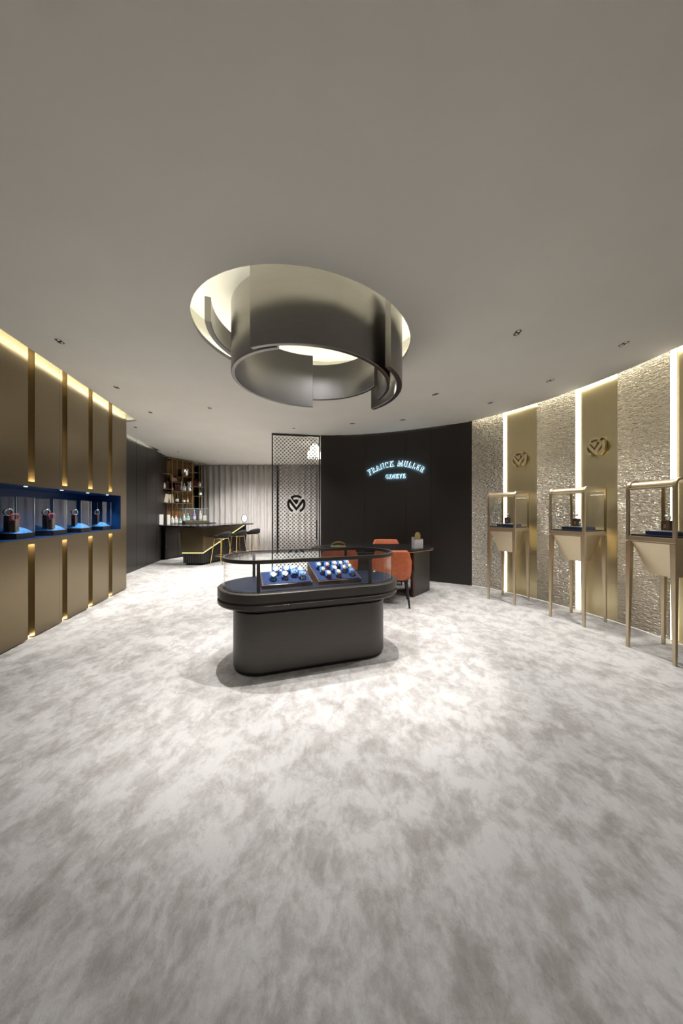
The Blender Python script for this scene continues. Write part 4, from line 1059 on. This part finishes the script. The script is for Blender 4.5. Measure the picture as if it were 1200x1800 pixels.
bottle(on_shelf(3, .45, 1.92), 'blue white bottle beside the golden necked one', .24, .045, cm('bluewhite', (.4, .48, .6)), M['white'])
bottle(on_shelf(3, .35, 1.56), 'dark squat bottle on the fourth bay lower shelf', .24, .05, dk, M['black'])
bottle(on_shelf(3, .75, 1.56), 'slim amber bottle on the fourth bay lower shelf', .27, .032, am, M['black'])
bottle(on_shelf(5, .35, 2.09), 'white bottle with a red cap on the open right bay', .24, .045, cl, rd)
bottle(on_shelf(5, .45, 1.80), 'black bottle on the lower board of the open right bay', .27, .055, dk, M['black'])
bottle(on_shelf(1, .25, 1.56), 'white rounded jar bottle at the left of the long lower shelf', .25, .06, cl, cl)
bottle(on_shelf(0, .5, 1.55), 'dark bottle in the narrow left bay', .28, .045, dk, M['brass'])
# ornaments
t = thing('ice_bucket', 'shiny silver bucket on the top shelf of the bar unit', 'bucket', on_shelf(3, .5, 2.36), srz)
t.scale = (.8, .8, .95)
mb = MB(); mb.lathe([(0, 0), (.11, 0), (.135, .22), (.142, .235), (.128, .235), (.105, .02), (0, .02)], n=24); mb.build('bucket_body', M['chrome'], t)
for s in (-1, 1): mb = MB(); mb.tube([(s * .13, 0, .19), (s * .16, 0, .17), (s * .155, 0, .12), (s * .125, 0, .11)], .006, 6); mb.build('handle', M['chrome'], t)
t = thing('gold_vase', 'squat shiny gold vase on the upper shelf left of the silver bucket', 'vase', on_shelf(2, .20, 2.167), srz)
t.scale = (.68, .68, .85)
mb = MB(); mb.lathe([(0, 0), (.05, 0), (.085, .06), (.09, .12), (.06, .19), (.07, .22), (.055, .22), (.05, .19), (0, .19)], n=20); mb.build('vase_body', M['brass'], t)
t = thing('picture_frame', 'dark picture frame with a pink picture leaning on the third bay of the shelves', 'picture frame', on_shelf(2, .64, 2.167, .12), srz)
mb = MB(); mb.box((0, .03, .08), (.20, .012, .16), rx=-.25, ry=.0, bev=.002); mb.build('frame', M['black'], t)
mb = MB(); mb.box((-.01, .022, .08), (.13, .004, .10), rx=-.25); mb.build('picture', cm('pink_print', (.6, .4, .42)), t)
t = thing('white_flower_ornament', 'white blossom ornament at the right of the fourth bay', 'ornament', on_shelf(3, .82, 1.92, .06), srz)
mb = MB()
for k_ in range(16):
    a_ = k_ * 2.4; r_ = .015 + .035 * (k_ % 4) / 3; bm = bmesh.new(); bmesh.ops.create_icosphere(bm, subdivisions=1, radius=.026); bmesh.ops.translate(bm, vec=(r_ * cos(a_), r_ * sin(a_), .12 + .011 * k_), verts=bm.verts); mb.bm(bm, True)
mb.build('blossoms', M['white'], t); mb = MB(); mb.lathe([(0, 0), (.04, 0), (.05, .05), (.025, .13), (0, .13)], n=14); mb.build('pot', M['white'], t)
for b_, f, tilt, nm in ((1, .70, .25, 'cream folded menu card leaning on the long lower shelf'), (2, .12, -.12, 'upright cream booklet on the long lower shelf')):
    t = thing('menu_card', nm, 'card', on_shelf(b_, f, 1.56, .08), srz)
    mb = MB(); mb.box((0, 0, .125), (.13, .012, .24), ry=tilt, bev=.002); mb.box((.02, .02, .12), (.12, .008, .22), ry=tilt * .6); mb.build('card', cm('cream_card', (.62, .57, .45)), t)
t = thing('globe_ornament', 'small round gold globe on the long lower shelf', 'ornament', on_shelf(1, .6, 1.56, .18), srz)
mb = MB(); mb.lathe([(0, 0), (.04, 0), (.03, .02), (.01, .03), (.01, .05), (.035, .06), (.058, .09), (.06, .11), (.05, .15), (.02, .17), (0, .17)], n=18); mb.build('globe', cm('globe_gold', (.35, .3, .15), .3), t)
mi = 0
for b_, z, k_n, lab in ((0, 1.93, 4, 'narrow left bay'), (1, 1.945, 3, 'second bay right half'), (2, 1.90, 4, 'third bay'), (4, 2.09, 5, 'fifth bay'), (3, 2.36 - .001, 0, '')):
    for k_ in range(k_n):
        f0 = .14 + .72 * k_ / max(1, k_n - 1) if b_ != 1 else .68 + .10 * k_
        if b_ == 2: f0 = .5 + .11 * k_
        t = thing('maroon_box', '%s maroon presentation box in the %s of the bar shelves' % (['leftmost', 'second', 'third', 'fourth', 'fifth'][k_], lab), 'box', on_shelf(b_, f0, z, .14), srz, 'maroon boxes on the bar shelves')
        w = .030 if b_ else .028; h = .20 + .02 * ((k_ * 7 + b_) % 3)
        mb = MB(); mb.b2(-w / 2, w / 2, -.07, .07, 0, h, bev=.002); mb.build('box_body', M['maroon'], t)
        mb = MB(); mb.b2(-w / 2 - .0005, w / 2 + .0005, -.0705, .0705, h * .70, h * .72); mb.build('lid_seam', M['brass_dull'], t)
# objects on the back counter in front of the shelves
def on_counter(px, off=.06):
    s = sarc(px); p = SP(s, off, .9635); return (p.x, p.y, .9635)
for px, w, h, lab in ((283.5, .14, .27, 'wide white hardback standing at the left end of the back counter'), (293.5, .09, .26, 'white hardback beside the bottles on the back counter')):
    t = thing('white_book', lab, 'book', on_counter(px, -.02 if px < 285 else .05), srz)
    mb = MB(); mb.b2(-w / 2, w / 2, -.015, .015, 0, h, bev=.002); mb.build('cover', M['white'], t)
    mb = MB(); mb.b2(-w / 2 + .004, w / 2 + .001, -.010, .010, .004, h + .001); mb.build('pages', cm('pages', (.6, .58, .52)), t)
for px, h, r_, m_, cp, lab in ((299.5, .26, .045, cl, dk, 'white label bottle with black neck, leftmost on the back counter'), (306, .27, .045, cl, rd, 'pale bottle with dark cap, second on the back counter'),
                              (313.5, .20, .04, bl, bl, 'teal bottle on the back counter just left of the glass case')):
    bottle(on_counter(px, .07), lab, h, r_, m_, cp, grp='bottles on the back counter')
gs0, gs1 = sarc(318), sarc(361)
gc = SP((gs0 + gs1) / 2, .04, .9635)
t = thing('glass_countertop_case', 'long glass case with cyan edges on the back counter', 'display case', gc, srz)
gl = gs1 - gs0
mb = MB(); mb.b2(-gl / 2, gl / 2, -.12, .10, 0, .07, bev=.003); mb.build('base', M['bronze'], t)
mb = MB(); mb.b2(-gl / 2, gl / 2, -.12, -.116, .07, .44); mb.b2(-gl / 2, gl / 2, .096, .10, .07, .44); mb.b2(-gl / 2, -gl / 2 + .004, -.116, .096, .07, .44); mb.b2(gl / 2 - .004, gl / 2, -.116, .096, .07, .44); mb.b2(-gl / 2, gl / 2, -.12, .10, .44, .444); mb.build('glass_cover', M['glass'], t)
mb = MB(); e_ = .004
for y in (-.12, .10): mb.tube([(-gl / 2, y, .442), (gl / 2, y, .442)], e_, 6); mb.tube([(-gl / 2, y, .074), (gl / 2, y, .074)], e_ * .7, 6)
for x in (-gl / 2, gl / 2): mb.tube([(x, -.12, .07), (x, -.12, .442)], e_ * .8, 6); mb.tube([(x, -.12, .442), (x, .10, .442)], e_, 6)
mb.build('cyan_edge', M['glass_edge_cyan'], t)
for px, h, r_, m_, cp, lab in ((321, .20, .045, cl, M['white'], 'squat white bottle at the left in the cyan edged case'), (328, .22, .05, bl, M['white'], 'light blue bottle in the cyan edged case'),
                              (339, .33, .045, pu, M['white'], 'tall violet bottle with white round top in the cyan edged case'), (349.5, .34, .045, cl, rd, 'white bottle with a tall red top in the cyan edged case')):
    l_ = on_counter(px, .05); bottle((l_[0], l_[1], .9635 + .071), lab, h, r_, m_, cp, grp='bottles in the cyan edged case')
l_ = on_counter(356.5, .05)
t = thing('white_carton', 'square white carton at the right in the cyan edged case', 'box', (l_[0], l_[1], 1.0346), srz)
mb = MB(); mb.box((0, 0, .075), (.12, .06, .15), bev=.002); mb.build('carton_body', M['white'], t)
mb = MB()
for i in range(1, 3): mb.b2(-.06 + i * .04 - .002, -.06 + i * .04 + .002, -.0315, -.030, .01, .14); mb.b2(-.055, .055, -.0315, -.030, i * .05 - .002, i * .05 + .002)
mb.build('grid_print', M['black'], t)

# mirror on the bar
t = thing('table_mirror', 'small oval mirror standing on the far end of the bar top', 'mirror', (-2.86, 9.22, .9655), .35)
mb = MB(); mb.lathe([(0, 0), (.07, 0), (.07, .01), (.012, .016), (.010, .05), (0, .05)], n=20); mb.build('foot', M['chrome'], t)
mb = MB(); P = [(.085 * cos(2 * pi * i / 28), .15 + .125 * sin(2 * pi * i / 28)) for i in range(28)]
mb.rings([[(x * k_, y, .15 + (z - .15) * k_) for x, z in P] for k_, y in ((.95, -.010), (1, -.006), (1, .006), (.95, .010))], smooth=True); mb.build('frame', M['chrome'], t)
mb = MB(); mb.rings([[(x * .86, y, .15 + (z - .15) * .86) for x, z in P] for y in (-.0125, -.0105)], smooth=False); mb.build('mirror_glass', lamp_mat('mirror_glow', (1, .98, .95), .9), t)  # white reflection put in as emission; the mirror is no lamp

# stools
def make_stool(loc, rz, lab):
    t = thing('bar_stool', lab, 'bar stool', loc, rz, 'black and gold bar stools')
    # local -y is the stool's back
    mb = MB(); mb.lathe([(0, .655), (.17, .655), (.20, .67), (.205, .695), (.19, .715), (0, .72)], n=28, sy=.95); mb.build('seat', M['black_velvet'], t)
    mb = MB(); rr = []
    for i in range(21):
        a_ = radians(195 + 150 * i / 20); hgt = .70 + .115 * sin(pi * i / 20) ** .5
        ro, ri = .222, .190; rr.append([(ro * cos(a_) * .95, ro * sin(a_), .675), (ro * cos(a_), ro * sin(a_) * 1.04, hgt - .01), ((ro + ri) / 2 * cos(a_), (ro + ri) / 2 * sin(a_) * 1.04, hgt), (ri * cos(a_), ri * sin(a_), hgt - .01), (ri * cos(a_) * .95, ri * sin(a_), .675)])
    mb.rings(rr, smooth=True); mb.build('low_backrest', M['black_velvet'], t)
    mb = MB(); mb.tube([(.165 * cos(2 * pi * i / 28), .165 * sin(2 * pi * i / 28), .645) for i in range(28)], .010, 8, closed=True); mb.build('seat_ring', M['brass'], t)
    for sx, sy in ((-1, -1), (1, -1), (1, 1), (-1, 1)):
        mb = MB(); mb.tube([(sx * .118, sy * .118, .645), (sx * .185, sy * .185, 0)], .0115, 8); mb.build('leg', M['brass'], t)
    q = .166
    mb = MB(); mb.tube([(-q, -q, .20), (q, -q, .20), (q, q, .20), (-q, q, .20)], .008, 6, closed=True); mb.build('foot_rail', M['brass'], t)
    return t
st = make_stool((-3.02, 7.88, 0), radians(-110 + 180), 'nearest black and gold bar stool by the glowing bar front')
for loc, rz, lab in (((-2.85, 8.62, 0), 75, 'middle black and gold bar stool between the other two'), ((-2.66, 9.36, 0), 55, 'farthest black and gold bar stool next to the curtain')):
    o = copy_tree(st); o.location = loc; o.rotation_euler = (0, 0, radians(rz)); o['label'] = lab

# ------------------------------------------------------------------ camera and render look
cam = bpy.data.cameras.new('camera'); co = bpy.data.objects.new('camera', cam); col.objects.link(co)
co.location = (0, 0, EYE); co.rotation_euler = (pi / 2, 0, 0)
cam.sensor_fit = 'VERTICAL'; cam.sensor_height = 36; cam.lens = 11.0; cam.clip_start = .02
sc.camera = co
w = bpy.data.worlds.new('world'); sc.world = w; w.use_nodes = True; w.node_tree.nodes['Background'].inputs[0].default_value = (.02, .02, .02, 1)
vs_ = sc.view_settings; vs_.view_transform = 'Standard'; vs_.look = 'None'; vs_.exposure = 0.38; vs_.gamma = 1; vs_.use_curve_mapping = False
cy = sc.cycles; cy.max_bounces = 8; cy.diffuse_bounces = 4; cy.glossy_bounces = 4; cy.transparent_max_bounces = 24; cy.use_denoising = True
cy.sample_clamp_indirect = 6; cy.caustics_reflective = False; cy.caustics_refractive = False
